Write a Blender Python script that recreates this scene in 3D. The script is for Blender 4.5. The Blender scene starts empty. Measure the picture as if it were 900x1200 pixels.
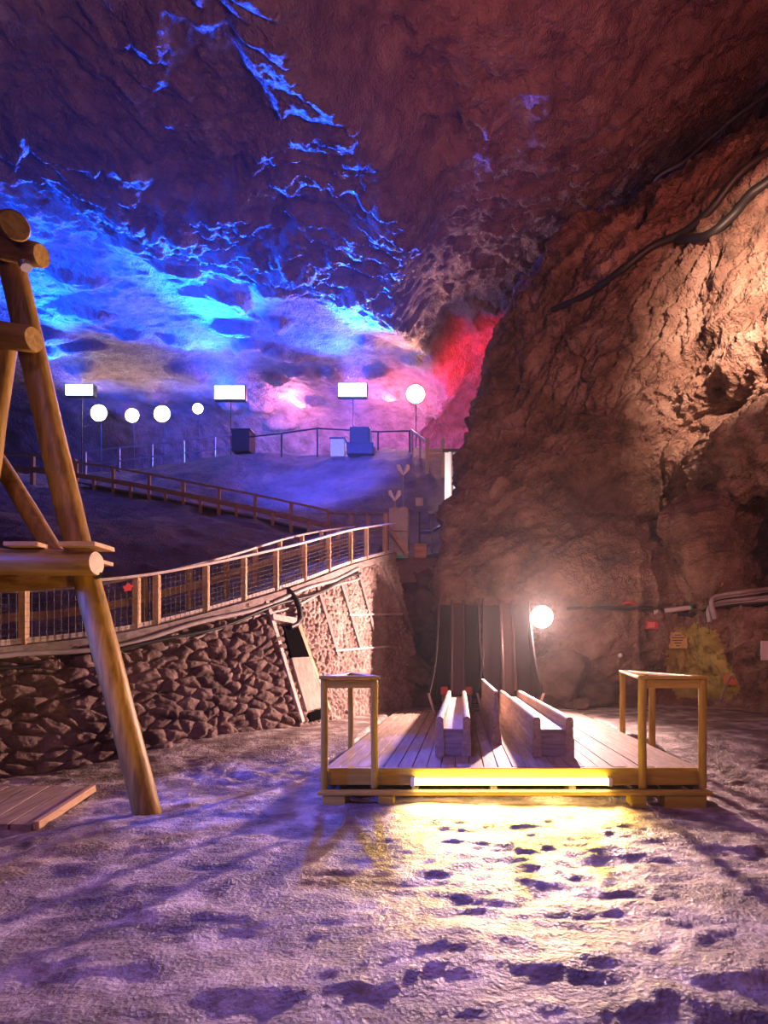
import bpy, bmesh, math, random
import numpy as np
from mathutils import Vector, Matrix, Euler
from mathutils.bvhtree import BVHTree

random.seed(7)
C = bpy.context.scene.collection
F = 650.0
CX, CY = 540.0, 772.0
EYE = 1.45

def P(px, py, D):
    return Vector(((px - CX) * D / F, D, EYE - (py - CY) * D / F))

# ------------------------------------------------------------------ noise
def _hash(ix, iy, iz, seed):
    h = (ix.astype(np.int64) * 374761393 + iy.astype(np.int64) * 668265263 + iz.astype(np.int64) * 2147483647 + seed * 974634777) & 0xFFFFFFFF
    h = ((h ^ (h >> 13)) * 1274126177) & 0xFFFFFFFF
    h = ((h ^ (h >> 16)) * 2246822519) & 0xFFFFFFFF
    h = h ^ (h >> 15)
    return (h & 0xFFFFFF) / float(0xFFFFFF)

def vnoise(x, y, z=None, seed=0):
    if z is None: z = np.zeros_like(x)
    x0, y0, z0 = np.floor(x), np.floor(y), np.floor(z)
    fx, fy, fz = x - x0, y - y0, z - z0
    s = lambda t: t * t * t * (t * (t * 6 - 15) + 10)
    u, v, w = s(fx), s(fy), s(fz)
    r = 0
    for dz in (0, 1):
        for dy in (0, 1):
            for dx in (0, 1):
                wgt = (u if dx else 1 - u) * (v if dy else 1 - v) * (w if dz else 1 - w)
                r = r + wgt * _hash(x0 + dx, y0 + dy, z0 + dz, seed)
    return r * 2 - 1

def fbm(x, y, z=None, octv=4, seed=0, gain=.5, ridged=False):
    if z is None: z = np.zeros_like(x)
    a, f, t, n = 1.0, 1.0, 0, 0
    for o in range(octv):
        k = vnoise(x * f + 17.3 * o, y * f - 9.1 * o, z * f + 3.7 * o, seed + o)
        if ridged: k = 1 - 2 * np.abs(k)
        t = t + a * k; n += a
        a *= gain; f *= 2.03
    return t / n

def voronoi(x, y, seed=0, jitter=.9):
    x0, y0 = np.floor(x), np.floor(y)
    f1 = np.full(x.shape, 9.0); f2 = np.full(x.shape, 9.0)
    cx = np.zeros_like(x); cy = np.zeros_like(x)
    zz = np.zeros_like(x)
    for dy in (-1, 0, 1):
        for dx in (-1, 0, 1):
            ix, iy = x0 + dx, y0 + dy
            qx = ix + .5 + jitter * (_hash(ix, iy, zz, seed) - .5)
            qy = iy + .5 + jitter * (_hash(ix, iy, zz, seed + 5) - .5)
            d = np.hypot(x - qx, y - qy)
            nearer = d < f1
            f2 = np.where(nearer, f1, np.minimum(f2, d))
            cx = np.where(nearer, ix, cx); cy = np.where(nearer, iy, cy)
            ddx = np.where(nearer, x - qx, 0)
            f1 = np.where(nearer, d, f1)
    return f1, f2, cx, cy

def sstep(a, b, x):
    t = np.clip((x - a) / (b - a), 0, 1)
    return t * t * (3 - 2 * t)

# ------------------------------------------------------------------ materials
def nd(nt, t, **kw):
    n = nt.nodes.new(t)
    for k, v in kw.items():
        if hasattr(n, k): setattr(n, k, v)
        else: n.inputs[k].default_value = v
    return n

def base_mat(name, rough=.8, spec=.3, metal=0):
    m = bpy.data.materials.new(name); m.use_nodes = True
    nt = m.node_tree; b = nt.nodes['Principled BSDF']
    b.inputs['Roughness'].default_value = rough
    b.inputs['Specular IOR Level'].default_value = spec
    b.inputs['Metallic'].default_value = metal
    return m, nt, b

def ramp(nt, src, stops):
    r = nt.nodes.new('ShaderNodeValToRGB')
    el = r.color_ramp.elements
    while len(el) < len(stops): el.new(.5)
    for e, (p, c) in zip(el, stops):
        e.position = p; e.color = (*c, 1)
    nt.links.new(src, r.inputs[0])
    return r.outputs[0]

def rock_mat(name, stops, scale=1.0, fine=14.0, bump=.5, dist=.05, rough=.8, spec=.3, stretch=(1, 1, 1), fine2=60.0):
    m, nt, b = base_mat(name, rough, spec)
    tc = nd(nt, 'ShaderNodeTexCoord')
    mp = nd(nt, 'ShaderNodeMapping'); mp.inputs['Scale'].default_value = stretch
    nt.links.new(tc.outputs['Object'], mp.inputs[0])
    n1 = nd(nt, 'ShaderNodeTexNoise', Scale=scale, Detail=8.0, Roughness=.62)
    nt.links.new(mp.outputs[0], n1.inputs['Vector'])
    nt.links.new(ramp(nt, n1.outputs[0], stops), b.inputs['Base Color'])
    n2 = nd(nt, 'ShaderNodeTexNoise', Scale=fine, Detail=9.0, Roughness=.65)
    nt.links.new(mp.outputs[0], n2.inputs['Vector'])
    n3 = nd(nt, 'ShaderNodeTexVoronoi', Scale=fine2)
    nt.links.new(mp.outputs[0], n3.inputs['Vector'])
    mx = nd(nt, 'ShaderNodeMath', operation='MULTIPLY_ADD'); mx.inputs[1].default_value = .18
    nt.links.new(n3.outputs[0], mx.inputs[0]); nt.links.new(n2.outputs[0], mx.inputs[2])
    bp = nd(nt, 'ShaderNodeBump', Strength=bump, Distance=dist)
    nt.links.new(mx.outputs[0], bp.inputs['Height'])
    nt.links.new(bp.outputs[0], b.inputs['Normal'])
    return m

def wood_mat(name, c1, c2, axis='Z', rough=.6, spec=.3, scale=6.0):
    m, nt, b = base_mat(name, rough, spec)
    tc = nd(nt, 'ShaderNodeTexCoord')
    mp = nd(nt, 'ShaderNodeMapping')
    sc = {'X': (.12, 1, 1), 'Y': (1, .12, 1), 'Z': (1, 1, .12)}[axis]
    mp.inputs['Scale'].default_value = sc
    nt.links.new(tc.outputs['Object'], mp.inputs[0])
    n1 = nd(nt, 'ShaderNodeTexNoise', Scale=scale * 3, Detail=7.0, Roughness=.6, Distortion=.6)
    nt.links.new(mp.outputs[0], n1.inputs['Vector'])
    nt.links.new(ramp(nt, n1.outputs[0], [(.32, c1), (.68, c2)]), b.inputs['Base Color'])
    bp = nd(nt, 'ShaderNodeBump', Strength=.35, Distance=.01)
    nt.links.new(n1.outputs[0], bp.inputs['Height'])
    nt.links.new(bp.outputs[0], b.inputs['Normal'])
    return m

def plain_mat(name, col, rough=.5, spec=.4, metal=0, var=.12):
    m, nt, b = base_mat(name, rough, spec, metal)
    tc = nd(nt, 'ShaderNodeTexCoord')
    n1 = nd(nt, 'ShaderNodeTexNoise', Scale=9.0, Detail=5.0)
    nt.links.new(tc.outputs['Object'], n1.inputs['Vector'])
    lo = tuple(c * (1 - var) for c in col); hi = tuple(min(1, c * (1 + var)) for c in col)
    nt.links.new(ramp(nt, n1.outputs[0], [(.3, lo), (.7, hi)]), b.inputs['Base Color'])
    return m

def glow_mat(name, col, strength):
    m = bpy.data.materials.new(name); m.use_nodes = True
    nt = m.node_tree; b = nt.nodes['Principled BSDF']
    b.inputs['Base Color'].default_value = (*col, 1)
    b.inputs['Emission Color'].default_value = (*col, 1)
    b.inputs['Emission Strength'].default_value = strength
    return m

M = {}
M['ceiling'] = rock_mat('ceiling_salt_rock', [(.25, (.13, .08, .075)), (.5, (.34, .22, .19)), (.75, (.50, .37, .33))], scale=1.3, fine=4.2, bump=1.0, dist=.30, fine2=16, rough=.62, spec=.4)
M['rock'] = rock_mat('wall_salt_rock', [(.30, (.075, .045, .036)), (.5, (.29, .165, .12)), (.70, (.50, .34, .265))], scale=1.1, fine=6, bump=1.0, dist=.2, fine2=22, rough=.75)
M['shaded_rock'] = rock_mat('shaded_back_rock', [(.3, (.07, .04, .04)), (.7, (.22, .14, .12))], scale=.9, fine=5, bump=.9, dist=.1)  # darker rock tone, shade beside the slides put into the colour
M['floor'] = rock_mat('trodden_salt_floor', [(.36, (.13, .088, .08)), (.5, (.26, .195, .18)), (.62, (.58, .50, .48))], scale=2.6, fine=11, bump=1.0, dist=.06, fine2=45, rough=.42, spec=.6)
M['bank'] = rock_mat('earth_bank_soil', [(.3, (.15, .09, .085)), (.7, (.36, .23, .21))], scale=.7, fine=4, bump=.9, dist=.14, fine2=20, rough=.9)
M['stone'] = rock_mat('rubble_stone', [(.28, (.06, .036, .03)), (.5, (.16, .10, .085)), (.75, (.30, .20, .17))], scale=3.5, fine=16, bump=.7, dist=.03, rough=.8)
M['stone_small'] = rock_mat('small_rubble_stone', [(.28, (.19, .13, .11)), (.7, (.42, .31, .27))], scale=3.5, fine=20, bump=.7, dist=.03, rough=.85)
M['yellow_lit'] = rock_mat('yellow_lit_rock', [(.3, (.36, .28, .06)), (.7, (.66, .57, .19))], scale=2.5, fine=9, bump=.9, dist=.07, rough=.8)  # yellow light on the rock painted into its base colour
M['boulder'] = rock_mat('boulder_rock', [(.3, (.09, .05, .036)), (.7, (.28, .17, .125))], scale=2, fine=6, bump=1.0, dist=.14)
for ax in 'XYZ':
    M['log' + ax] = wood_mat('log_wood_' + ax, (.18, .095, .014), (.42, .25, .045), ax, rough=.45)
    M['plank' + ax] = wood_mat('plank_wood_' + ax, (.22, .15, .115), (.42, .31, .25), ax, rough=.65)
    M['rail' + ax] = wood_mat('rail_wood_' + ax, (.42, .24, .12), (.64, .42, .25), ax, rough=.6)
    M['yellow' + ax] = wood_mat('yellowish_tube_lit_wood_' + ax, (.40, .27, .025), (.60, .44, .07), ax, rough=.5)  # yellowish wood with the tube's yellow light painted in
    M['grey' + ax] = wood_mat('grey_weathered_wood_' + ax, (.16, .12, .11), (.33, .26, .24), ax, rough=.8)
    M['pale' + ax] = wood_mat('pale_board_' + ax, (.55, .43, .38), (.72, .60, .54), ax, rough=.7)
M['black'] = plain_mat('black_rubber', (.02, .018, .018), rough=.5)
M['darkmetal'] = plain_mat('dark_metal', (.05, .05, .055), rough=.45, metal=.6)
M['steel'] = plain_mat('galvanised_steel', (.42, .40, .40), rough=.45, metal=.7)
M['wire'] = plain_mat('wire_steel', (.10, .08, .075), rough=.6, metal=.1)
M['pipe'] = plain_mat('grey_conduit', (.36, .30, .29), rough=.5)
M['concrete'] = rock_mat('grey_concrete', [(.3, (.36, .33, .34)), (.7, (.54, .51, .52))], scale=4, fine=20, bump=.4, dist=.02, rough=.85)
M['white'] = plain_mat('white_paint', (.78, .75, .74), rough=.55, var=.06)
M['paper'] = plain_mat('white_paper', (.82, .79, .78), rough=.8, var=.04)
M['red'] = plain_mat('red_plastic', (.62, .05, .06), rough=.45)
M['sign'] = plain_mat('cream_sign_board', (.62, .48, .17), rough=.6)
M['ink'] = plain_mat('dark_lettering', (.16, .10, .04), rough=.7)
M['opening_shade'] = plain_mat('painted_opening_shade', (.005, .004, .004), rough=1, spec=0)  # near-black paint for the shade inside the hatch
M['chute'] = plain_mat('dark_chute_plywood', (.03, .02, .024), rough=.6, spec=.12)
M['slide'] = plain_mat('worn_slide_rail', (.11, .06, .06), rough=.3, spec=.6)
M['blue'] = plain_mat('blue_plastic', (.08, .14, .6), rough=.4)
M['green'] = plain_mat('green_cap', (.05, .55, .25), rough=.4)
M['tube'] = plain_mat('unlit_glass_tube', (.72, .68, .66), rough=.25)

# ------------------------------------------------------------------ object helpers
def tag(o, label=None, cat=None, group=None, kind=None):
    if label: o['label'] = label
    if cat: o['category'] = cat
    if group: o['group'] = group
    if kind: o['kind'] = kind
    return o

def empty(name, loc, label, cat, group=None):
    o = bpy.data.objects.new(name, None); C.objects.link(o)
    o.location = loc; o.empty_display_size = .1
    return tag(o, label, cat, group)

def wloc(o):
    v = Vector((0, 0, 0))
    while o is not None:
        v = v + o.location; o = o.parent
    return v

class MB:
    def __init__(self): self.v, self.f = [], []
    def add(self, vs, fs):
        n = len(self.v); self.v += [Vector(v) for v in vs]; self.f += [[i + n for i in f] for f in fs]; return self
    def beam(self, a, b, w, h, up=(0, 0, 1)):
        a, b = Vector(a), Vector(b); d = (b - a).normalized(); up = Vector(up)
        if abs(d.dot(up)) > .98: up = Vector((0, 1, 0))
        s = d.cross(up).normalized(); u = s.cross(d).normalized()
        s *= w / 2; u *= h / 2
        vs = [a - s - u, a + s - u, a + s + u, a - s + u, b - s - u, b + s - u, b + s + u, b - s + u]
        return self.add(vs, [(0, 1, 2, 3), (7, 6, 5, 4), (0, 4, 5, 1), (1, 5, 6, 2), (2, 6, 7, 3), (3, 7, 4, 0)])
    def box(self, lo, hi):
        x0, y0, z0 = lo; x1, y1, z1 = hi
        vs = [(x0, y0, z0), (x1, y0, z0), (x1, y1, z0), (x0, y1, z0), (x0, y0, z1), (x1, y0, z1), (x1, y1, z1), (x0, y1, z1)]
        return self.add(vs, [(3, 2, 1, 0), (4, 5, 6, 7), (0, 1, 5, 4), (1, 2, 6, 5), (2, 3, 7, 6), (3, 0, 4, 7)])
    def tube(self, pts, r, n=10, caps=True):
        pts = [Vector(p) for p in pts]; rs = r if isinstance(r, (list, tuple)) else [r] * len(pts)
        rings = []; prev = None
        for i, p in enumerate(pts):
            d = (pts[min(i + 1, len(pts) - 1)] - pts[max(i - 1, 0)]).normalized()
            if prev is None:
                ref = Vector((0, 0, 1)) if abs(d.z) < .9 else Vector((1, 0, 0))
                s = d.cross(ref).normalized()
            else:
                s = (prev - d * prev.dot(d)).normalized()
            prev = s; u = d.cross(s)
            rings.append([p + (s * math.cos(2 * math.pi * k / n) + u * math.sin(2 * math.pi * k / n)) * rs[i] for k in range(n)])
        vs = [q for ring in rings for q in ring]; fs = []
        for i in range(len(pts) - 1):
            for k in range(n):
                fs.append((i * n + k, i * n + (k + 1) % n, (i + 1) * n + (k + 1) % n, (i + 1) * n + k))
        if caps:
            fs.append(tuple(range(n))[::-1]); fs.append(tuple((len(pts) - 1) * n + k for k in range(n)))
        return self.add(vs, fs)
    def log(self, a, b, r0, r1, n=16, seed=0, wob=.01):
        a, b = Vector(a), Vector(b); L = (b - a).length; k = max(6, int(L / .15))
        rn = random.Random(seed); pts, rs = [], []
        ph = rn.random() * 6
        for i in range(k + 1):
            t = i / k
            pts.append(a.lerp(b, t) + Vector((math.sin(t * 7 + ph), math.cos(t * 5 + ph), 0)) * wob)
            rs.append((r0 + (r1 - r0) * t) * (1 + .02 * math.sin(t * 23 + ph) + rn.uniform(-.012, .012)))
        d = (b - a).normalized()
        pts = [pts[0] - d * .0] + pts + [pts[-1]]
        e = .025
        pts[0] = pts[0] - d * .001; rs = [rs[0] * .9] + rs + [rs[-1] * .9]
        pts[1] = pts[1] + d * e; pts[-2] = pts[-2] - d * e
        return self.tube(pts, rs, n)
    def prism(self, prof, a, b, up=(0, 0, 1)):
        # profile of (side, up) pairs swept from a to b
        a, b = Vector(a), Vector(b); d = (b - a).normalized(); up = Vector(up)
        s = d.cross(up).normalized(); u = s.cross(d).normalized(); n = len(prof)
        vs = [a + s * x + u * y for x, y in prof] + [b + s * x + u * y for x, y in prof]
        fs = [(k, (k + 1) % n, n + (k + 1) % n, n + k) for k in range(n)] + [tuple(range(n))[::-1], tuple(range(n, 2 * n))]
        return self.add(vs, fs)
    def build(self, name, mat, parent=None, bevel=0, smooth=False, origin=None):
        me = bpy.data.meshes.new(name)
        if parent is not None: off = wloc(parent)
        elif origin is not None: off = Vector(origin)
        else:
            xs = [v.x for v in self.v]; ys = [v.y for v in self.v]; zs = [v.z for v in self.v]
            off = Vector(((min(xs) + max(xs)) / 2, (min(ys) + max(ys)) / 2, min(zs)))
        me.from_pydata([tuple(v - off) for v in self.v], [], self.f)
        bm = bmesh.new(); bm.from_mesh(me); bmesh.ops.recalc_face_normals(bm, faces=bm.faces); bm.to_mesh(me); bm.free()
        me.materials.append(mat)
        o = bpy.data.objects.new(name, me); C.objects.link(o)
        if parent is not None: o.parent = parent
        else: o.location = off
        if smooth:
            me.polygons.foreach_set('use_smooth', [True] * len(me.polygons))
            me.set_sharp_from_angle(angle=math.radians(50))
        if bevel:
            md = o.modifiers.new('Bevel', 'BEVEL'); md.width = bevel; md.segments = 2; md.limit_method = 'ANGLE'
        return o

def grid_obj(name, pts, mat, kind='structure', smooth=True):
    h, w, _ = pts.shape
    me = bpy.data.meshes.new(name)
    idx = np.arange(h * w).reshape(h, w)
    f = np.stack([idx[:-1, :-1], idx[:-1, 1:], idx[1:, 1:], idx[1:, :-1]], -1).reshape(-1, 4)
    me.vertices.add(h * w); me.vertices.foreach_set('co', pts.reshape(-1).astype(np.float32))
    me.loops.add(f.size); me.loops.foreach_set('vertex_index', f.reshape(-1).astype(np.int32))
    me.polygons.add(len(f)); me.polygons.foreach_set('loop_start', np.arange(0, f.size, 4, dtype=np.int32))
    me.polygons.foreach_set('use_smooth', np.full(len(f), smooth))
    me.update(calc_edges=True); me.validate()
    me.materials.append(mat)
    o = bpy.data.objects.new(name, me); C.objects.link(o)
    if kind: o['kind'] = kind
    return o

def bvh_of(pts, step=1):
    q = pts[::step, ::step]
    h, w, _ = q.shape
    idx = np.arange(h * w).reshape(h, w)
    f = np.stack([idx[:-1, :-1], idx[:-1, 1:], idx[1:, 1:], idx[1:, :-1]], -1).reshape(-1, 4)
    return BVHTree.FromPolygons([tuple(p) for p in q.reshape(-1, 3)], [tuple(int(i) for i in t) for t in f])

def hit(bvh, px, py, off=0.0):
    o = Vector((0, 0, EYE)); d = (P(px, py, 1.0) - o).normalized()
    loc, n, _, _ = bvh.ray_cast(o, d)
    if loc is None: return P(px, py, 13), Vector((0, -1, 0))
    if n.dot(d) > 0: n = -n
    return loc + n * off, n

def catmull(rows, nu, nv):
    A = np.array(rows, dtype=float)   # (R, K, 3)
    def interp(a, n):
        k = a.shape[0]
        pad = np.concatenate([2 * a[:1] - a[1:2], a, 2 * a[-1:] - a[-2:-1]], 0)
        t = np.linspace(0, k - 1, n); i = np.minimum(t.astype(int), k - 2); u = (t - i).reshape(-1, *([1] * (a.ndim - 1)))
        p0, p1, p2, p3 = pad[i], pad[i + 1], pad[i + 2], pad[i + 3]
        return .5 * (2 * p1 + (p2 - p0) * u + (2 * p0 - 5 * p1 + 4 * p2 - p3) * u * u + (3 * p1 - p0 - 3 * p2 + p3) * u ** 3)
    B = interp(A, nv)
    B = np.swapaxes(interp(np.swapaxes(B, 0, 1), nu), 0, 1)
    return B

def normals(p):
    du = np.gradient(p, axis=1); dv = np.gradient(p, axis=0)
    n = np.cross(du, dv); n /= np.linalg.norm(n, axis=-1, keepdims=True) + 1e-9
    return n

def path_interp(pts, n):
    A = np.array([tuple(p) for p in pts], float)
    seg = np.linalg.norm(np.diff(A, axis=0), axis=1); s = np.concatenate([[0], np.cumsum(seg)])
    # smooth: catmull through then resample by arc length
    B = catmull([A], 40 * len(A), 2)[0] if False else None
    k = len(A); pad = np.concatenate([2 * A[:1] - A[1:2], A, 2 * A[-1:] - A[-2:-1]])
    t = np.linspace(0, k - 1, 60 * k); i = np.minimum(t.astype(int), k - 2); u = (t - i)[:, None]
    p0, p1, p2, p3 = pad[i], pad[i + 1], pad[i + 2], pad[i + 3]
    B = .5 * (2 * p1 + (p2 - p0) * u + (2 * p0 - 5 * p1 + 4 * p2 - p3) * u * u + (3 * p1 - p0 - 3 * p2 + p3) * u ** 3)
    seg = np.linalg.norm(np.diff(B, axis=0), axis=1); s = np.concatenate([[0], np.cumsum(seg)])
    q = np.linspace(0, s[-1], n)
    return np.stack([np.interp(q, s, B[:, c]) for c in range(3)], 1), s[-1]

# ================================================================== FLOOR
PX0, PX1, PY0, PY1, PZ = -1.37, 2.42, 5.62, 11.7, .35      # the slide platform
def floor_z(x, y):
    z = .02 + .32 * sstep(5.6, 8.2, y)
    z = z + .05 * sstep(-2.5, -4.5, x) * sstep(4.5, 6.2, y)
    amp = 1.0 - .62 * sstep(6, 8.5, y)
    wx = x + .5 * fbm(x * .8, y * 1.2, octv=3, seed=8); wy = y + .25 * fbm(x * .9 + 30, y * 1.3, octv=3, seed=18)
    h = fbm(wx * .7, wy * 1.5, octv=5, seed=3, gain=.5)
    h2 = fbm(wx * 2.0 + 5 + .6 * h, wy * 4.4, octv=5, seed=11, gain=.55)
    h3 = fbm(wx * 3.4 + 9, wy * 7.5 + h2, octv=4, seed=41, gain=.55, ridged=True)
    b = .055 * h + .034 * h2 + .012 * h3 + .010 * fbm(x * 9, y * 14, octv=3, seed=23)
    z = z + b * amp
    inside = sstep(PX0 - .12, PX0, x) * sstep(PX1 + .12, PX1, x) * sstep(PY0 - .1, PY0 + .15, y) * sstep(PY1 + .15, PY1, y)
    return np.where(inside > 0, np.minimum(z, z * (1 - inside) + inside * np.minimum(z, .20)), z)
def fz(x, y): return float(floor_z(np.array([x]), np.array([y]))[0])

ys = np.concatenate([np.arange(-3, 1.2, .12), np.arange(1.2, 7.0, .026), np.arange(7.0, 16.5, .07)])
xs = np.concatenate([np.arange(-9, -5, .1), np.arange(-5, 4.5, .03), np.arange(4.5, 10, .1)])
Xg, Yg = np.meshgrid(xs, ys)
grid_obj('floor', np.stack([Xg, Yg, floor_z(Xg, Yg)], -1), M['floor'])

# ================================================================== CEILING
def ceil_z(x, y):
    H = 17.3 - .15 * np.maximum(28 - y, 0) + .004 * np.maximum(28 - y, 0) ** 2 * .5
    ridge = -.6 + 1.2 * sstep(14, 27, y) - 2.5 + 1.0 * np.sin(y * .45)     # x of the hanging ridge
    right = x - ridge
    H = H + .15 * np.maximum(right, 0) + .35 * np.maximum(right - 4.5, 0) + 1.1 * sstep(0, 1.6, right)
    H = H - .45 * np.exp(-(right / 1.3) ** 2)
    H = H - 6.5 * sstep(35, 44, y) * (1 - .45 * sstep(0, 6, x))
    smooth = sstep(-1.5, 2.0, y - (15.3 + (x + 16.8) * .70)) * (1 - sstep(-1, .5, right))
    rough = 1 - .85 * smooth
    wx = x + 1.2 * fbm(x * .4, y * .4, octv=3, seed=31); wy = y + 1.2 * fbm(x * .4 + 50, y * .4, octv=3, seed=37)
    d = (.55 - .3 * smooth) * fbm(x * .16, y * .16, octv=3, seed=41)
    f1, f2, cx, cy = voronoi(wx * .33, wy * .42, seed=43)
    off = _hash(cx, cy, cx * 0, 3) - .5
    tx = _hash(cx, cy, cx * 0, 13) - .5; ty = _hash(cx, cy, cx * 0, 19) - .5
    slab = .55 * off + .5 * tx * (wx * .33 - cx - .5) + .9 * ty * (wy * .42 - cy - .5)
    e = sstep(.0, .22, f2 - f1)
    g1, g2, gx, gy = voronoi(wx * .95 + .5 * fbm(wx, wy, octv=2, seed=3), wy * 1.15, seed=53)
    slab2 = .30 * (_hash(gx, gy, gx * 0, 7) - .5) * sstep(.0, .25, g2 - g1) + .32 * (_hash(gx, gy, gx * 0, 9) - .4) * (wy * 1.15 - gy - .5)
    rgt = sstep(0, 2, right)
    d = d + rough * (1 - .55 * rgt) * (slab * e + slab2) - .34 * rough * (fbm(wx * .55, wy * .8, octv=4, seed=61, ridged=True))
    d = d + .20 * (1 - .75 * smooth) * fbm(x * 1.3 + wx * .3, y * 1.7, octv=5, seed=71, gain=.6) - .10 * (1 - .7 * smooth) * fbm(wx * 1.6, wy * 2.4, octv=4, seed=73, ridged=True)
    p1, p2, ppx, ppy = voronoi(wx * 2.1 + .4 * fbm(x * 2.5, y * 2.5, octv=2, seed=13), wy * 2.4, seed=59)
    d = d + (1 - .8 * smooth) * (.22 * (_hash(ppx, ppy, ppx * 0, 9) - .35) * (wy * 2.4 - ppy - .5) + .12 * (_hash(ppx, ppy, ppx * 0, 3) - .5) * sstep(0, .2, p2 - p1))
    d = d + .055 * (1 - .6 * smooth) * fbm(x * 4.5, y * 4.5, octv=2, seed=79)
    # a few loose hanging lumps on the smooth part
    h1, h2, hx, hy = voronoi(wx * .3 + 4, wy * .45 + 9, seed=83)
    d = d - smooth * .38 * sstep(.34, .12, h1) * (_hash(hx, hy, hx * 0, 5) > .5)
    return H + d

xs = np.concatenate([np.arange(-36, -18, .16), np.arange(-18, 12, .07), np.arange(12, 21, .2)]); ys = np.concatenate([np.arange(0, 9, .3), np.arange(9, 26, .065), np.arange(26, 44.5, .11)])
Xg, Yg = np.meshgrid(xs, ys)
CP = np.stack([Xg, Yg, ceil_z(Xg, Yg)], -1)
grid_obj('ceiling', CP, M['ceiling'])
CB = bvh_of(CP, 3)

# ================================================================== RIGHT ROCK
cols = [
 [(575,860,18),(575,720,19),(585,600,21),(600,520,23),(615,450,24),(625,400,25),(640,380,29)],
 [(527,850,14.6),(519,690,14.4),(528,600,15.2),(548,550,16.2),(566,480,17.5),(592,402,19.5),(612,380,25)],
 [(570,850,13.7),(560,690,13.6),(568,600,14.3),(590,530,15.4),(606,460,16.4),(624,345,18),(640,325,24)],
 [(640,848,13.4),(640,700,13.2),(650,600,13.9),(655,520,14.9),(660,420,15.4),(668,295,16.5),(690,270,22)],
 [(720,846,13.4),(720,705,12.8),(720,600,14.0),(720,520,14.2),(725,400,13.8),(735,272,15),(760,245,21)],
 [(800,846,13.3),(800,705,12.9),(800,610,13.4),(800,530,13.5),(800,400,12.7),(800,232,13.8),(830,195,20)],
 [(850,850,12.4),(842,720,12.0),(838,620,12.2),(842,540,12.4),(860,400,11.5),(868,198,12.8),(900,150,19)],
 [(905,856,11.3),(905,720,11.2),(905,630,12.2),(900,520,10.8),(920,400,10.4),(940,165,12),(1000,100,18)],
 [(1050,890,9.2),(1050,720,9.2),(1050,620,9.3),(1050,520,9),(1050,400,9),(1080,140,10),(1100,50,17)],
 [(1500,1020,6),(1500,720,6),(1500,600,6),(1500,480,6),(1500,330,6),(1550,30,7),(1600,-100,15)],
]
ctrl = [[tuple(P(*c)) for c in col] for col in cols]
rows = np.array(ctrl).swapaxes(0, 1)
RP = catmull(rows, 640, 560)
n = normals(RP)
# normals towards the camera
flip = np.sign(np.sum(n * (np.array([0, 0, EYE]) - RP), -1, keepdims=True)); n = n * np.where(flip[280:281, 320:321] < 0, -1, 1)
x, y, z = RP[..., 0], RP[..., 1], RP[..., 2]
w1 = fbm(x * .5, y * .5, z * .5, octv=3, seed=101)
u = x * .75 + z * .65; v = -x * .55 + z * .8           # tilted strata
d = .30 * fbm(u * .35, y * .4, v * .8, octv=4, seed=103, ridged=True)
up = sstep(4.5, 6.5, z)
d = d + (.10 + .16 * up) * fbm(u * .9 + w1, y * .9, v * 2.6 + 1.5 * w1, octv=5, seed=107, ridged=True)
d = d + .11 * fbm(u * 2.2 + w1, y * 2.2, v * 4.5, octv=4, seed=113, ridged=True, gain=.6) + .075 * fbm(x * 5, y * 5, z * 7, octv=4, seed=115, gain=.65)
q1, q2, qx, qy = voronoi(u * .8 + .6 * w1, v * 1.5 + .5 * w1, seed=119)
d = d + .22 * (_hash(qx, qy, qx * 0, 5) - .5) * sstep(0, .16, q2 - q1) * (.4 + .6 * up) - .10 * sstep(.10, .0, q2 - q1) * up
# vertical fluting of the pillar on the right
pil = sstep(3.6, 4.6, x) * sstep(7.2, 5.2, z)
d = d + .20 * pil * fbm(x * 2.6, y * 2.0, z * .55, octv=4, seed=117, ridged=True)
# dark hollows
def hollow(px, py, D, rx, rz, dep):
    c = P(px, py, D); return -dep * np.exp(-((x - c.x) / rx) ** 2 - ((z - c.z) / rz) ** 2)
d = d + hollow(765, 560, 13.4, 1.0, .75, 1.5) + hollow(700, 575, 13.9, .35, .5, .5) + hollow(890, 640, 12, .35, 1.0, 1.1)
d = d + hollow(855, 470, 11.8, .5, .35, .7) + hollow(590, 625, 14, .5, .25, .35) + hollow(820, 420, 12.3, .35, .25, .4)
d = d - hollow(890, 500, 10.8, .5, .45, .6) - hollow(832, 610, 12, .24, 1.2, .6)
# a ledge at cable height
d = d - .22 * np.exp(-((z - P(740, 712, 12.9).z) / .10) ** 2) * sstep(2.2, 3.2, x) + .16 * sstep(2.55, 2.8, z) * sstep(4.2, 2.6, z) * sstep(2.5, 3.5, x) * .6
edge = np.minimum(1, np.linspace(0, 12, RP.shape[0]))[:, None]
RP = RP + n * (d * edge)[..., None]
grid_obj('wall_right', RP, M['rock'])
RB = bvh_of(RP, 2)

# ================================================================== STONE RETAINING WALL
base_pts = [P(-420, 985, 4.3), P(-150, 940, 5.2), P(0, 915, 6.1), P(170, 890, 7.1), P(345, 857, 9.0), P(430, 838, 11.0), P(500, 826, 13.2)]
top_pts = [P(-520, 790, 4.7), P(-160, 772, 5.7), P(0, 762, 6.6), P(170, 739, 7.8), P(330, 694, 9.8), P(410, 664, 11.9), P(462, 649, 14.2)]
NS = 720
Bp, Lw = path_interp(base_pts, NS); Tp, _ = path_interp(top_pts, NS)
NT = 190
tt = np.linspace(-.06, 1, NT)[:, None, None]
WP = Bp[None] * (1 - tt) + Tp[None] * tt
WP0 = WP.copy()
n = normals(WP); n = n * np.where(n[60, 300, 1] > 0, -1, 1)
S = np.linspace(0, Lw, NS)[None, :] + 0 * tt[..., 0]
Hh = np.linalg.norm(Tp - Bp, axis=1)[None, :] * tt[..., 0]
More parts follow.
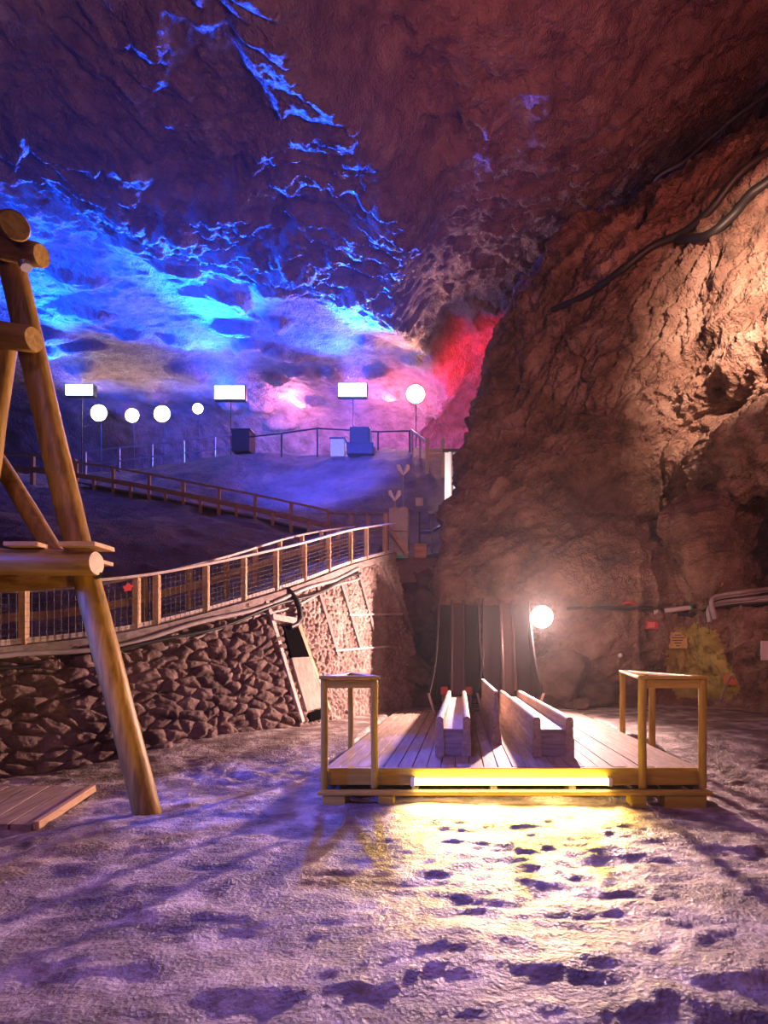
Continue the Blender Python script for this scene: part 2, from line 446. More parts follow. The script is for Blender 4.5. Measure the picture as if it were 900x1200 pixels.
s_door = np.linspace(0, Lw, NS)[np.argmin(np.abs((Bp[:, 0] / Bp[:, 1] * F + CX) - 352))]
wob = .5 * fbm(S * 2.2, Hh * 2.6, octv=3, seed=5)
f1, f2, cx, cy = voronoi(S * 4.2 + wob, Hh * 6.6 - wob, seed=201)
big = (.11 * np.sqrt(np.clip(f2 - f1, 0, .6)) + .05 * (_hash(cx, cy, cx * 0, 4) - .5)) * 1.0 + .035 * fbm(S * 9, Hh * 11, octv=4, seed=207, gain=.6)
g1, g2, gx, gy = voronoi(S * 8.5 + wob, Hh * 9.5 + wob, seed=211)
small = .075 * np.sqrt(np.clip(g2 - g1, 0, .6)) + .025 * (_hash(gx, gy, gx * 0, 4) - .5) + .022 * fbm(S * 16, Hh * 16, octv=2, seed=217)
k = sstep(s_door - .05, s_door + .05, S)
WP = WP + n * ((big * (1 - k) + small * k) - .03)[..., None]
jd = int(np.argmin(np.abs(np.linspace(0, Lw, NS) - s_door)))
grid_obj('wall_left', WP[:, :jd + 1], M['stone'])
grid_obj('wall_left', WP[:, jd:], M['stone_small'])
WB = bvh_of(WP0, 3)

# ================================================================== EARTH BANK behind the walkway
E, Le = path_interp(top_pts, 60)
def deck_frame(path):
    d = np.gradient(path[:, :2], axis=0); d /= np.linalg.norm(d, axis=1, keepdims=True)
    return np.stack([-d[:, 1], d[:, 0]], 1)
perp = deck_frame(E)
WID = 1.15
ctl = []
for i in range(0, 60, 6):
    for wd, dz in ((0, -.28), (.6, -.3), (WID, -.22)):
        ctl.append((E[i, 0] + perp[i, 0] * wd, E[i, 1] + perp[i, 1] * wd, E[i, 2] + dz))
for c in [(-600,640,12),(-300,640,12),(0,605,14),(100,607,16.5),(0,572,19),(95,573,20.5),(200,590,19.5),(300,610,18.3),(385,630,17),(-300,560,20),(-700,560,19),
          (60,572,22),(95,572,21.8),(200,590,20.8),(300,611,19.5),(390,634,18),
          (0,556,26),(100,556,27.5),(200,546,28.5),(290,536,29.5),(-300,545,27),(0,560,30),(100,560,31),(200,552,31),
          (300,533,27.6),(400,534,26.8),(480,528,26),(515,545,25),(300,575,24),(400,580,22.8),(480,580,22),(510,590,21.5),
          (400,616,20),(480,618,19.6),(520,622,18.8),(470,650,15.2),(510,650,15.4),(540,650,15.6),(440,640,16.5),(420,630,17.5),(580,640,18),(560,610,21),(570,560,25),
          (300,560,32),(400,560,32),(480,555,32),(560,560,32),(650,560,30),(-500,590,38),(0,590,38),(300,590,39),(480,590,39),(600,590,39),(700,580,36)]:
    ctl.append(tuple(P(*c)))
ctl = np.array(ctl)
def tps_fit(c, lam=.02):
    n = len(c); r = np.hypot(c[:, None, 0] - c[None, :, 0], c[:, None, 1] - c[None, :, 1])
    K = np.where(r > 0, r * r * np.log(r + 1e-9), 0) + lam * np.eye(n)
    Pm = np.concatenate([np.ones((n, 1)), c[:, :2]], 1)
    A = np.block([[K, Pm], [Pm.T, np.zeros((3, 3))]])
    return np.linalg.solve(A, np.concatenate([c[:, 2], np.zeros(3)]))
TW = tps_fit(ctl)
def bank_base(x, y):
    sh = x.shape; x = x.ravel(); y = y.ravel(); out = np.zeros_like(x)
    for i in range(0, len(x), 20000):
        r = np.hypot(x[i:i + 20000, None] - ctl[None, :, 0], y[i:i + 20000, None] - ctl[None, :, 1])
        out[i:i + 20000] = np.where(r > 0, r * r * np.log(r + 1e-9), 0) @ TW[:-3] + TW[-3] + TW[-2] * x[i:i + 20000] + TW[-1] * y[i:i + 20000]
    return out.reshape(sh)
def bank_z(x, y, bump=True):
    z = bank_base(x, y)
    a = sstep(0, 2.0, y - np.interp(x, E[:, 0], E[:, 1]) - 1.2)
    if bump: z = z + a * (.16 * fbm(x * .7, y * .7, octv=4, seed=301, ridged=True) + .10 * fbm(x * 2, y * 2, octv=4, seed=303) - .05)
    return z
def bz(x, y): return float(bank_z(np.array([float(x)]), np.array([float(y)]))[0])
nt_, ns_ = 300, 340
E2, _ = path_interp(list(top_pts) + [P(520, 655, 14.6), P(600, 655, 15.5)], ns_)
dirs = deck_frame(E2)
back = np.stack([np.linspace(-36, 9, ns_), np.full(ns_, 42.0)], 1)
tq = np.linspace(0, 1, nt_) ** 1.5
st = E2[:, :2] + .06 * dirs
XY = st[None] * (1 - tq[:, None, None]) + back[None] * tq[:, None, None]
BP = np.concatenate([XY, bank_z(XY[..., 0], XY[..., 1])[..., None]], -1)
BP[0, :, 2] -= .6
grid_obj('floor_bank', BP, M['bank'])
BB = bvh_of(BP, 2)

# rock between the stone wall and the slides
cols = [[(425,860,14.6),(425,760,14.7),(430,690,14.9),(440,655,15.0),(445,640,15.4)],
        [(470,852,14.2),(468,770,14.4),(470,700,14.6),(472,662,14.8),(475,650,15.6)],
        [(512,850,14.0),(510,760,14.2),(508,690,14.5),(505,660,14.9),(505,648,15.8)],
        [(560,850,13.8),(560,760,14.2),(560,690,14.6),(560,660,15.1),(560,648,16)]]
rows = np.array([[tuple(P(*c)) for c in col] for col in cols]).swapaxes(0, 1)
KP = catmull(rows, 130, 150)
n = normals(KP); n = n * np.where(n[60, 60, 1] > 0, -1, 1)
x, y, z = KP[..., 0], KP[..., 1], KP[..., 2]
f1, f2, cx, cy = voronoi(x * .9, z * 1.1 + .4 * x, seed=401)
d = .22 * (_hash(cx, cy, cx * 0, 3) - .5) * sstep(0, .12, f2 - f1) + .12 * fbm(x * 1.5, y, z * 2.5, octv=4, seed=403, ridged=True)
KP = KP + n * d[..., None]
grid_obj('wall_back', KP, M['shaded_rock'])

# ================================================================== lamps helpers
def light(name, kind, loc, energy, col, size=.2, aim=None, angle=120, blend=.5):
    l = bpy.data.lights.new(name, kind); l.energy = energy; l.color = col
    if kind == 'SPOT':
        l.spot_size = math.radians(angle); l.spot_blend = blend; l.shadow_soft_size = size
    elif kind == 'POINT': l.shadow_soft_size = size
    elif kind == 'AREA': l.size = size
    o = bpy.data.objects.new(name, l); C.objects.link(o); o.location = loc
    if aim is not None:
        o.rotation_euler = (Vector(aim) - Vector(loc)).to_track_quat('-Z', 'Y').to_euler()
    return o

#BUILD#
# ================================================================== THE SLIDE PLATFORM
t = empty('slide_platform', ((PX0 + PX1) / 2, PY0, fz(.5, PY0 - .15)), 'low wooden deck with wide plank floor under the two slide troughs', 'platform')
m = MB(); nb = 26; wbd = (PX1 - PX0) / nb
for i in range(nb):
    j = random.uniform(-.004, .004)
    m.box((PX0 + i * wbd + .004, PY0 + .02, PZ - .045 + j), (PX0 + (i + 1) * wbd - .004, PY1, PZ + j))
m.build('deck_boards', M['plankY'], t, bevel=.004)
MB().box((PX0, PY0 - .03, .175), (PX1, PY0 + .018, PZ - .002)).build('fascia_board', M['yellowX'], t, bevel=.006)
MB().box((PX0 - .02, PY0 - .26, .125), (PX1 + .02, PY0 - .14, .16)).build('step_board', M['yellowX'], t, bevel=.006)  # tube light on the step put into the yellow wood colour
for a, b in ((-1.34, -1.12), (-.80, -.66), (1.66, 1.80), (1.98, 2.38)):
    zz = min(fz(a, PY0 - .2), fz(b, PY0 - .2)) - .03
    MB().box((a, PY0 - .25, zz), (b, PY0 - .04, .122)).build('support_block', M['yellowX'], t, bevel=.006)  # yellow tube light on the blocks painted into the wood
for xx in (PX0 + .03, PX1 - .03):
    MB().box((xx - .03, PY0 + .02, .1), (xx + .03, PY1, PZ - .047)).build('side_joist', M['greyY'], t, bevel=.004)
for a in (-.5, .3, 1.1):
    MB().box((a, PY0 + .02, .08), (a + .07, PY1, PZ - .047)).build('floor_joist', M['greyY'], t)

# glowing tube under the front edge
t = empty('tube_light', (.6, PY0 - .075, .20), 'glowing yellow-white tube light along the front edge of the platform', 'light')
xa, xb = (484 - CX) * 5.55 / F, (714 - CX) * 5.55 / F
MB().tube([(xa, PY0 - .085, .225), (xb, PY0 - .085, .225)], .034, 12).build('glowing_tube', glow_mat('yellow_tube_glow', (1, .74, .28), 26), t, smooth=True)
for xx in (xa, xb):
    MB().box((xx - .02, PY0 - .125, .185), (xx + .02, PY0 - .031, .262)).build('end_cap', M['white'], t, bevel=.005)

# guard frames at both front corners
def guard(posts, rails, label, name='guard_frame'):
    c = Vector(posts[0][:2] + (0,))
    t = empty(name, (c.x, c.y, posts[0][2]), label, 'guard rail')
    ztop = 1.245
    for (x, y, zb, r) in posts:
        MB().log((x, y, zb), (x, y, ztop), r, r, 12, seed=int(x * 50), wob=.002).build('post', M['yellowZ'], t, smooth=True)
    for (a, b, w) in rails:
        a = Vector(a); b = Vector(b); d = (b - a).normalized() * .045
        mat = M['yellowX'] if abs((b - a).x) > abs((b - a).y) else M['yellowY']
        MB().beam((*(a - d), ztop + .018), (*(b + d), ztop + .018), w, .034).build('top_board', mat, t, bevel=.006)
    for (a, b, w) in rails[:1]:
        MB().beam((*a, ztop - .045), (*b, ztop - .045), .035, .085).build('cross_rail', M['yellowX'], t, bevel=.005)
    return t
xL, xR = -1.36, 2.40
g0 = PY0 - .09
def gx(px, D): return (px - CX) * D / F
guard([(xL, g0, .12, .036), (gx(440, 5.6), g0, .162, .036), (xL - .03, 7.0, fz(xL - .08, 7.0) - .03, .034)],
      [((xL, g0), (gx(441, 5.6), g0), .1), ((xL, g0), (xL - .03, 7.0), .09), ((gx(441, 5.6), g0), (xL - .03, 7.0), .09)],
      'yellowish wooden guard frame at left front corner of the platform')
guard([(gx(750, 5.6), g0, .162, .042), (xR + .01, g0, .162, .04), (xR + .05, 7.1, fz(xR + .1, 7.1) - .03, .042), (xR + .05, 8.4, fz(xR + .1, 8.4) - .03, .042)],
      [((gx(750, 5.6), g0), (xR + .01, g0), .1), ((xR + .01, g0), (xR + .05, 8.4), .09), ((gx(750, 5.6), g0), (xR + .05, 8.4), .09)],
      'yellowish wooden guard frame at right front corner of the platform')

# slide troughs on the deck
def side_profile(w, h):
    pr = [(-w * .62, 0), (w * .62, 0), (w * .62, h * .42), (w * .5, h * .5), (w * .5, h - w * .5)]
    for k in range(1, 8):
        a = math.pi * k / 8
        pr.append((w * .5 * math.cos(a), h - w * .5 + w * .5 * math.sin(a)))
    pr += [(-w * .5, h - w * .5), (-w * .5, h * .5), (-w * .62, h * .42)]
    return pr
def trough(xc, wid, y0, y1, label):
    t = empty('slide_trough', (xc, y0, PZ), label, 'slide trough', 'wooden troughs at the foot of the slides')
    hgt = .45; sw = .085
    for s in (-1, 1):
        MB().prism(side_profile(sw, hgt), (xc + s * (wid / 2 - sw / 2), y0, PZ), (xc + s * (wid / 2 - sw / 2), y1, PZ)).build('side_rail', M['plankY'], t, bevel=.003)
    MB().box((xc - wid / 2 + sw, y0 + .03, PZ + .27), (xc + wid / 2 - sw, y1, PZ + .31)).build('trough_bed', M['paleY'], t)
    MB().box((xc - wid / 2 + sw * .9, y0 + .01, PZ + .004), (xc + wid / 2 - sw * .9, y0 + .05, PZ + .30)).build('end_board', M['greyX'], t, bevel=.004)
    return t
trough(-.086, .39, 6.25, 11.65, 'left wooden slide trough with rounded side rails on the deck')
trough(1.035, .45, 6.2, 11.65, 'right wooden slide trough with rounded side rails on the deck')
# board between the troughs
t = empty('partition_board', (.46, 7.1, PZ), 'upright board standing on edge between the two slide troughs', 'board')
MB().prism([(-.075, 0), (.075, 0), (.04, .22), (.022, .66), (-.022, .66), (-.04, .22)], (.455, 7.1, PZ), (.455, 11.9, PZ)).build('board_panel', M['plankY'], t, bevel=.004)
MB().prism([(-.025, .662), (.025, .662), (.025, .685), (-.025, .685)], (.455, 7.09, PZ), (.455, 11.9, PZ)).build('cap_strip', M['paleY'], t, bevel=.003)

# steep slides behind
def chute(xl, xr, xc, label):
    t = empty('slide_chute', (xc, 11.5, PZ), label, 'slide', 'steep slides behind the platform')
    prof = []                                             # (y, z) of the sliding bed from foot to top
    for k in range(15):
        a = k / 14
        prof.append((11.7 + .35 * a + .75 * a ** 1.6 * .9, .72 + 2.0 * a ** 1.35))
    def flare(k): return .16 * (1 - k / 14) ** 2.4
    m = MB(); vs = []; fs = []
    for k, (y, z) in enumerate(prof):
        vs += [(xl - flare(k) * .2, y, z - .04), (xr + flare(k) * .2, y, z - .04), (xl - flare(k) * .2, y + .05, z - .10), (xr + flare(k) * .2, y + .05, z - .10)]
    for k in range(14):
        a = 4 * k; fs += [(a, a + 1, a + 5, a + 4), (a + 2, a + 6, a + 7, a + 3), (a, a + 4, a + 6, a + 2), (a + 1, a + 3, a + 7, a + 5)]
    fs += [(0, 2, 3, 1), (56, 57, 59, 58)]
    m.add(vs, fs).build('back_panel', M['chute'], t, smooth=True)
    for s, x0 in ((-1, xl), (1, xr)):
        vs, fs = [], []
        for k, (y, z) in enumerate(prof):
            fl = s * flare(k); hh = .34 - .1 * k / 14
            yy = y - .40 - .02 * (1 - k / 14); zz = z + hh * .35
            low = PZ if k == 0 else z - .1
            for dx in (0, s * .035):
                vs += [(x0 + fl + dx, yy, zz if k else z + .02), (x0 + fl * .4 + dx, y + .06, max(PZ, z - .12))]
        for k in range(14):
            a = 4 * k; b = a + 4
            fs += [(a, a + 1, b + 1, b), (a + 2, b + 2, b + 3, a + 3), (a, b, b + 2, a + 2), (a + 1, a + 3, b + 3, b + 1)]
        fs += [(0, 2, 3, 1), (56, 57, 59, 58)]
        MB().add(vs, fs).build('side_wall', M['chute'], t, smooth=True)
        # pale end grain at the foot of the wall
        fl = s * flare(0); y, z = prof[0]
        xe = x0 + fl
        MB().add([(xe, y - .43, z + .03), (xe + s * .05, y - .43, z + .03), (x0 + fl * .4 + s * .04, y - .30, PZ + .002), (x0 + fl * .4 - s * .0, y - .30, PZ + .002),
                  (xe, y - .39, z + .03), (xe + s * .05, y - .39, z + .03), (x0 + fl * .4 + s * .04, y - .2, PZ + .002), (x0 + fl * .4, y - .2, PZ + .002)],
                 [(0, 1, 2, 3), (7, 6, 5, 4), (0, 4, 5, 1), (1, 5, 6, 2), (2, 6, 7, 3), (3, 7, 4, 0)]).build('wall_foot', M['paleZ'], t)
    for s in (-1, 1):
        m = MB(); m.tube([(xc + s * .13, y - .06, z + .06) for y, z in prof], .035, 8)
        m.build('inner_rail', M['slide'], t, smooth=True)
    vs, fs = [], []
    for y, z in prof: vs += [(xc - .1, y - .035, z), (xc + .1, y - .035, z), (xc - .1, y, z - .03), (xc + .1, y, z - .03)]
    for k in range(14):
        a = 4 * k; fs += [(a, a + 1, a + 5, a + 4), (a + 2, a + 6, a + 7, a + 3), (a, a + 4, a + 6, a + 2), (a + 1, a + 3, a + 7, a + 5)]
    MB().add(vs, fs).build('sliding_bed', M['slide'], t, smooth=True)
chute(-.47, .38, -.07, 'left steep dark slide with flared side walls behind the platform')
chute(.52, 1.50, 1.03, 'right steep dark slide beside the bright floodlight')
def cushion(x, label):
    m = MB(); vs = []; fs = []
    bm = bmesh.new(); bmesh.ops.create_cube(bm, size=1); bmesh.ops.scale(bm, vec=(.15, .09, .17), verts=bm.verts)
    bmesh.ops.bevel(bm, geom=bm.edges[:], offset=.035, segments=3, affect='EDGES', profile=.6)
    vs = [v.co + Vector((x, 11.55, PZ + .28 + .15)) for v in bm.verts]; bm.verts.index_update(); fs = [[v.index for v in f.verts] for f in bm.faces]; bm.free()
    o = m.add(vs, fs)
    r = empty('red_cushion', (x, 11.55, PZ), label, 'cushion', 'red pads beside the left trough')
    o.build('pad', M['red'], r, smooth=True)
    MB().box((x - .05, 11.52, PZ), (x + .05, 11.58, PZ + .36)).build('pad_stand', M['greyZ'], r)
cushion(-.345, 'red pad on the left side of the left trough head')
cushion(.175, 'red pad on the right side of the left trough head')

# ================================================================== WALKWAY ALONG THE STONE WALL
deckN = 40
E, Le = path_interp(top_pts, deckN)
perp = deck_frame(E)
def edge(i, wd, dz=0.0):
    return Vector((E[i, 0] + perp[i, 0] * wd, E[i, 1] + perp[i, 1] * wd, E[i, 2] + dz))
fine, _ = path_interp(top_pts, 170); fperp = deck_frame(fine)
m = MB()
for i in range(len(fine) - 1):
    p = fine[i] * .97 + fine[i + 1] * .03; q = fine[i] * .06 + fine[i + 1] * .94
    def cn(a, j, w, z): return Vector((a[0] + fperp[j, 0] * w, a[1] + fperp[j, 1] * w, a[2] + z))
    vs = [cn(p, i, -.03, 0), cn(q, i, -.03, 0), cn(q, i, WID + .05, 0), cn(p, i, WID + .05, 0), cn(p, i, -.03, .04), cn(q, i, -.03, .04), cn(q, i, WID + .05, .04), cn(p, i, WID + .05, .04)]
    m.add(vs, [(3, 2, 1, 0), (4, 5, 6, 7), (0, 1, 5, 4), (1, 2, 6, 5), (2, 3, 7, 6), (3, 0, 4, 7)])
t = empty('walkway_deck', tuple(E[20]), 'narrow plank walkway climbing along the top of the stone wall', 'walkway')
m.build('deck_boards', M['greyX'], t)
m = MB()
for i in range(deckN - 1): m.beam(edge(i, -.05, -.03), edge(i + 1, -.05, -.03), .06, .13)
m.build('edge_beam', M['greyY'], t)

RH = .74
def strip(t, name, wd, z, w, h, mat, i0=0, i1=deckN - 1, up=(0, 0, 1)):
    m = MB()
    for i in range(i0, i1): m.beam(edge(i, wd, z), edge(i + 1, wd, z), w, h, up)
    return m.build(name, mat, t)
t = empty('mesh_railing', tuple(edge(20, 0)), 'wooden railing with wire mesh on the stone wall edge of the walkway', 'railing')
strip(t, 'top_rail', 0.0, RH + .04, .13, .035, M['planksub'] if 'planksub' in M else M['paleY'])
strip(t, 'bottom_rail', 0.0, .085, .05, .07, M['paleY'])
pidx = []
acc = 0; last = -9
posts_px = [-330, -150, 28, 163, 182, 240, 285, 324, 357, 385, 410, 430, 451]
pxs = E[:, 0] / E[:, 1] * F + CX
fpx = fine[:, 0] / fine[:, 1] * F + CX
def at_px(px, wd=0, dz=0):
    i = int(np.argmin(np.abs(fpx - px)))
    return Vector((fine[i, 0] + fperp[i, 0] * wd, fine[i, 1] + fperp[i, 1] * wd, fine[i, 2] + dz))
for k, px in enumerate(posts_px):
    a = at_px(px, .0, .0); b = a + Vector((0, 0, RH + .02))
    MB().beam(a, b, .085, .075, up=(0, 1, 0)).build('post', M['railZ'], t, bevel=.005)
# wire mesh
m = MB()
mf, Lm = path_interp(top_pts, int(Le / .075)); mperp = deck_frame(mf)
def mp(i, z): return Vector((mf[i, 0] - mperp[i, 0] * .05, mf[i, 1] - mperp[i, 1] * .05, mf[i, 2] + z))
for i in range(len(mf)):
    m.beam(mp(i, .05), mp(i, RH), .0034, .0034, up=(0, 1, 0))
for z in np.arange(.09, RH, .075):
    for i in range(0, len(mf) - 4, 4): m.beam(mp(i, z), mp(i + 4, z), .0034, .0034)
m.build('wire_mesh', M['wire'], t)
# red tags on the mesh
for px, py in ((147, 684), (97, 689)):
    a = at_px(px, -.062, 0)
    m = MB(); c = Vector((a.x, a.y, a.z + RH - .10))
    ii = int(np.argmin(np.abs(fpx - px))); d = Vector(tuple(fine[ii + 1] - fine[ii])).normalized()
    nrm = d.cross(Vector((0, 0, 1))).normalized()
    pts = []
    for k in range(10):
        an = 2 * math.pi * k / 10 + .3; r = .065 if k % 2 == 0 else .042
        pts.append(c + d * math.cos(an) * r * 1.2 + Vector((0, 0, 1)) * math.sin(an) * r)
    m.add([p + nrm * .012 for p in pts] + [p - nrm * .004 for p in pts], [tuple(range(10)), tuple(range(10, 20))[::-1]] + [(k, 10 + k, 10 + (k + 1) % 10, (k + 1) % 10) for k in range(10)])
    r = m.build('red_tag', M['red']); tag(r, 'small red tag on the mesh railing right of the leaning log' if px == 147 else 'small red tag on the mesh railing left of the leaning log', 'tag', 'red tags on the railing')

t = empty('inner_railing', tuple(edge(20, WID)), 'plain wooden railing on the bank side of the walkway', 'railing')
strip(t, 'top_rail', WID, RH + .03, .09, .035, M['paleY'])
strip(t, 'mid_rail', WID - .05, .42, .03, .12, M['railY'])
ip, _ = path_interp(top_pts, 15); iperp = deck_frame(ip)
for i in range(15):
    a = Vector((ip[i, 0] + iperp[i, 0] * WID, ip[i, 1] + iperp[i, 1] * WID, ip[i, 2] - .25))
    MB().beam(a, a + Vector((0, 0, RH + .27)), .08, .08, up=(0, 1, 0)).build('post', M['railZ'], t, bevel=.005)

# pipes and cables along the wall top
for k, (off, dz, r, mt) in enumerate(((.10, -.10, .035, 'pipe'), (.13, -.20, .028, 'black'), (.11, -.27, .024, 'pipe'))):
    pts = []
    for i in range(8 if k else 14, 140, 3):
        a = Vector((fine[i, 0] - fperp[i, 0] * off, fine[i, 1] - fperp[i, 1] * off, fine[i, 2] + dz + .035 * math.sin(i * .19 + k * 2)))
        pts.append(a)
    o = MB().tube(pts, r, 8).build(['conduit', 'black_cable', 'conduit'][k], M[mt], smooth=True)
    tag(o, ['upper grey conduit strapped along the top of the stone wall', 'black cable sagging between the conduits on the stone wall', 'lower grey conduit running along the stone wall top'][k], ['pipe', 'cable', 'pipe'][k])
# black hose dropping to the hatch
pts = [hit(WB, a, b, .09)[0] for a, b in ((322, 690), (334, 694), (343, 704), (347, 716), (348, 727), (343, 734), (336, 737))]
o = MB().tube(pts, .05, 10).build('black_hose', M['black'], smooth=True); tag(o, 'thick black hose bending down the wall to the dark hatch opening', 'hose')

# hatch in the stone wall
def wall_quad(pxs_, off0, off1):
    a = [hit(WB, x, y, off0)[0] for x, y in pxs_]; b = [hit(WB, x, y, off1)[0] for x, y in pxs_]
    n = len(a)
    return MB().add(b + a, [tuple(range(n)), tuple(range(n, 2 * n))[::-1]] + [(k, n + k, n + (k + 1) % n, (k + 1) % n) for k in range(n)])
c0 = hit(WB, 355, 838)[0]
t = empty('wall_hatch', tuple(c0), 'pale boarded hatch with dark opening above it in the stone wall', 'hatch')
wall_quad([(329, 735), (346, 735), (359, 771), (339, 772)], -.02, .075).build('opening', M['opening_shade'], t)  # black sheet on the wall paints the dark of the opening
wall_quad([(339, 772), (360, 770), (380, 828), (357, 835)], -.02, .06).build('cover_board', M['plankZ'], t, bevel=.005)
wall_quad([(359, 836), (378, 830), (380, 842), (362, 846)], -.02, .05).build('sill_shade', M['opening_shade'], t)  # black sheet paints the shade under the cover board
wall_quad([(315, 722), (343, 727), (343, 734), (316, 729)], -.02, .12).build('lintel_board', M['paleX'], t, bevel=.004)
wall_quad([(309, 706), (313, 706), (354, 846), (351, 848)], -.03, .07).build('left_jamb', M['paleZ'], t, bevel=.004)
wall_quad([(346, 733), (350, 733), (385, 832), (383, 833)], -.03, .06).build('right_jamb', M['railZ'], t, bevel=.004)
# battens on the finer part of the wall
for k, (a, b, mt, wd) in enumerate([((368, 683), (394, 770), 'greyZ', 3), ((394, 672), (420, 760), 'greyZ', 3), ((416, 664), (436, 740), 'greyZ', 2.4), ((444, 655), (484, 745), 'greyZ', 3),
                                    ((392, 762), (455, 757), 'paleX', 2.0), ((408, 720), (470, 719), 'paleX', 2.0)]):
    if abs(a[0] - b[0]) > abs(a[1] - b[1]): q = [a, b, (b[0], b[1] + wd), (a[0], a[1] + wd)]
    else: q = [a, (a[0] + wd, a[1]), (b[0] + wd, b[1]), b]
    n = 9; vs = []; 
    m = MB()
    for s in range(n - 1):
        u0, u1 = s / (n - 1), (s + 1) / (n - 1)
        if abs(a[0] - b[0]) > abs(a[1] - b[1]):
            qq = [(a[0] + (b[0] - a[0]) * u, a[1] + (b[1] - a[1]) * u + dw) for u, dw in ((u0, 0), (u1, 0), (u1, wd), (u0, wd))]
        else:
            qq = [(a[0] + (b[0] - a[0]) * u + dw, a[1] + (b[1] - a[1]) * u) for u, dw in ((u0, 0), (u0, wd), (u1, wd), (u1, 0))]
        mm = wall_quad(qq, -.02, .045); m.add(mm.v, mm.f)
    o = m.build('trim_%d' % (k + 1), M[mt]); o['kind'] = 'structure'
# slab leaning at the end of the wall
a = [P(457, 768, 13.0), P(487, 772, 13.2), P(512, 800, 13.0), P(497, 804, 12.7), P(465, 792, 12.6)]
m = MB().add(a + [p + Vector((.05, .35, .12)) for p in a], [tuple(range(5)), tuple(range(5, 10))[::-1]] + [(k, 5 + k, 5 + (k + 1) % 5, (k + 1) % 5) for k in range(5)])
o = m.build('rock_slab', M['stone'], bevel=.03); tag(o, 'flat dark rock slab jutting out at the end of the stone wall', 'rock')
a = P(470, 826, 12.9)
o = MB().box((a.x - .25, a.y - .25, .3), (a.x + .75, a.y + .5, .72)).build('rock_block', M['boulder'], bevel=.05); tag(o, 'squared rock block below the jutting slab left of the slides', 'rock')

# ================================================================== SECOND AND THIRD RAMP RAILINGS
def far_railing(name, pts, h, npost, label, mats, stubs=False, r=.05, board=True):
    pth, L = path_interp(pts, npost * 4 + 1)
    base = [Vector(p) for p in pth]
    t = empty(name, tuple(base[len(base) // 2]), label, 'railing')
    m = MB()
    for i in range(0, len(base) - 1): m.beam(base[i] + Vector((0, 0, h)), base[i + 1] + Vector((0, 0, h)), r * 1.5, r * 1.1)
    m.build('top_rail', mats[0], t)
    m = MB()
    for i in range(0, len(base) - 1): m.beam(base[i] + Vector((0, -.04, h * .30)), base[i + 1] + Vector((0, -.04, h * .30)), r, r * (3.0 if board else 1))
    m.build('low_rail', mats[0], t)
    for i in range(0, len(base), 4):
        p = base[i]; zb = min(p.z, bz(p.x, p.y)) - .12
        MB().beam((p.x, p.y, zb), (p.x, p.y, p.z + h), r * 1.7, r * 1.7, up=(0, 1, 0)).build('post', mats[1], t)
    if stubs:
        for i in range(2, len(base), 4):
            p = base[i]; zb = min(p.z, bz(p.x, p.y)) - .15
            MB().beam((p.x, p.y - .05, zb - .1), (p.x, p.y - .05, p.z + h * .3), r * 1.6, r * 1.6, up=(0, 1, 0)).build('stub_post', mats[1], t)
    return t
far_railing('ramp_railing', [P(90, 564, 20.4), P(150, 574, 20), P(200, 584, 19.5), P(300, 605, 18.3), P(385, 625, 17)], .70, 7,
            'wooden railing of the second ramp climbing left across the bank', (M['railX'], M['railZ']), True, .055)
far_railing('ramp_railing', [P(385, 625, 17), P(415, 627, 16.2), P(452, 630, 14.6)], .62, 3,
            'short wooden railing joining the two ramps beside the grey pillar', (M['railX'], M['railZ']), False, .06)
far_railing('ramp_railing', [P(-60, 556, 21.5), P(20, 557, 21), P(88, 564, 20.5)], .8, 3,
            'short dim railing section behind the leaning log at far left', (M['railX'], M['railZ']), False, .07)
far_railing('steel_railing', [P(100, 552, 27), P(150, 546, 27.5), P(200, 540, 28), P(245, 534, 28.5), P(287, 529, 29)], .95, 5,
            'thin grey railing of the upper ramp rising right below the blue lamps', (M['steel'], M['steel']), False, .055, False)
# planks visible between first and second ramp: deck of the second ramp
pth, L = path_interp([P(90, 564, 20.4), P(200, 584, 19.5), P(300, 605, 18.3), P(385, 625, 17)], 50)
m = MB()
for i in range(49):
    a, b = Vector(pth[i]), Vector(pth[i + 1])
    b = a.lerp(b, .93)
    m.add([a, b, b + Vector((.5, 1.2, 0)), a + Vector((.5, 1.2, 0)), a - Vector((0, 0, .05)), b - Vector((0, 0, .05)), b + Vector((.5, 1.2, -.05)), a + Vector((.5, 1.2, -.05))],
          [(0, 1, 2, 3), (7, 6, 5, 4), (0, 4, 5, 1), (1, 5, 6, 2), (2, 6, 7, 3), (3, 7, 4, 0)])
o = m.build('ramp_deck', M['plankX']); tag(o, 'plank deck of the second ramp behind its wooden railing', 'walkway')
# terrace railing
pth = [P(290, 530, 28), P(330, 528, 27.6), P(372, 528, 27.3), P(443, 528, 26.5), P(480, 527, 26)]
def terr_z(p): return Vector((p.x, p.y, bz(p.x, p.y)))
t = empty('terrace_railing', tuple(terr_z(pth[2])), 'thin dark pipe railing along the edge of the upper terrace', 'railing')
tops = [P(292, 512, 28), P(330, 508, 27.6), P(372, 502, 27.3), P(443, 506, 26.5), P(480, 505, 26)]
MB().tube(tops, .04, 8).build('top_rail', M['darkmetal'], t, smooth=True)
for p in tops[1:]:
    MB().tube([(p.x, p.y, bz(p.x, p.y) - .1), p], .045, 8).build('post', M['darkmetal'], t, smooth=True)
t2 = empty('stair_railing', tuple(P(495, 525, 25.5)), 'short wooden railing sloping down at right end of the terrace', 'railing')
a, b = P(482, 504, 25.8), P(503, 520, 24.5)
MB().beam(a, b, .09, .1).build('top_rail', M['railX'], t2)
for u in (.05, .5, .95):
    p = a.lerp(b, u); MB().beam((p.x, p.y, bz(p.x, p.y) - .1), p, .1, .1, up=(0, 1, 0)).build('post', M['railZ'], t2)
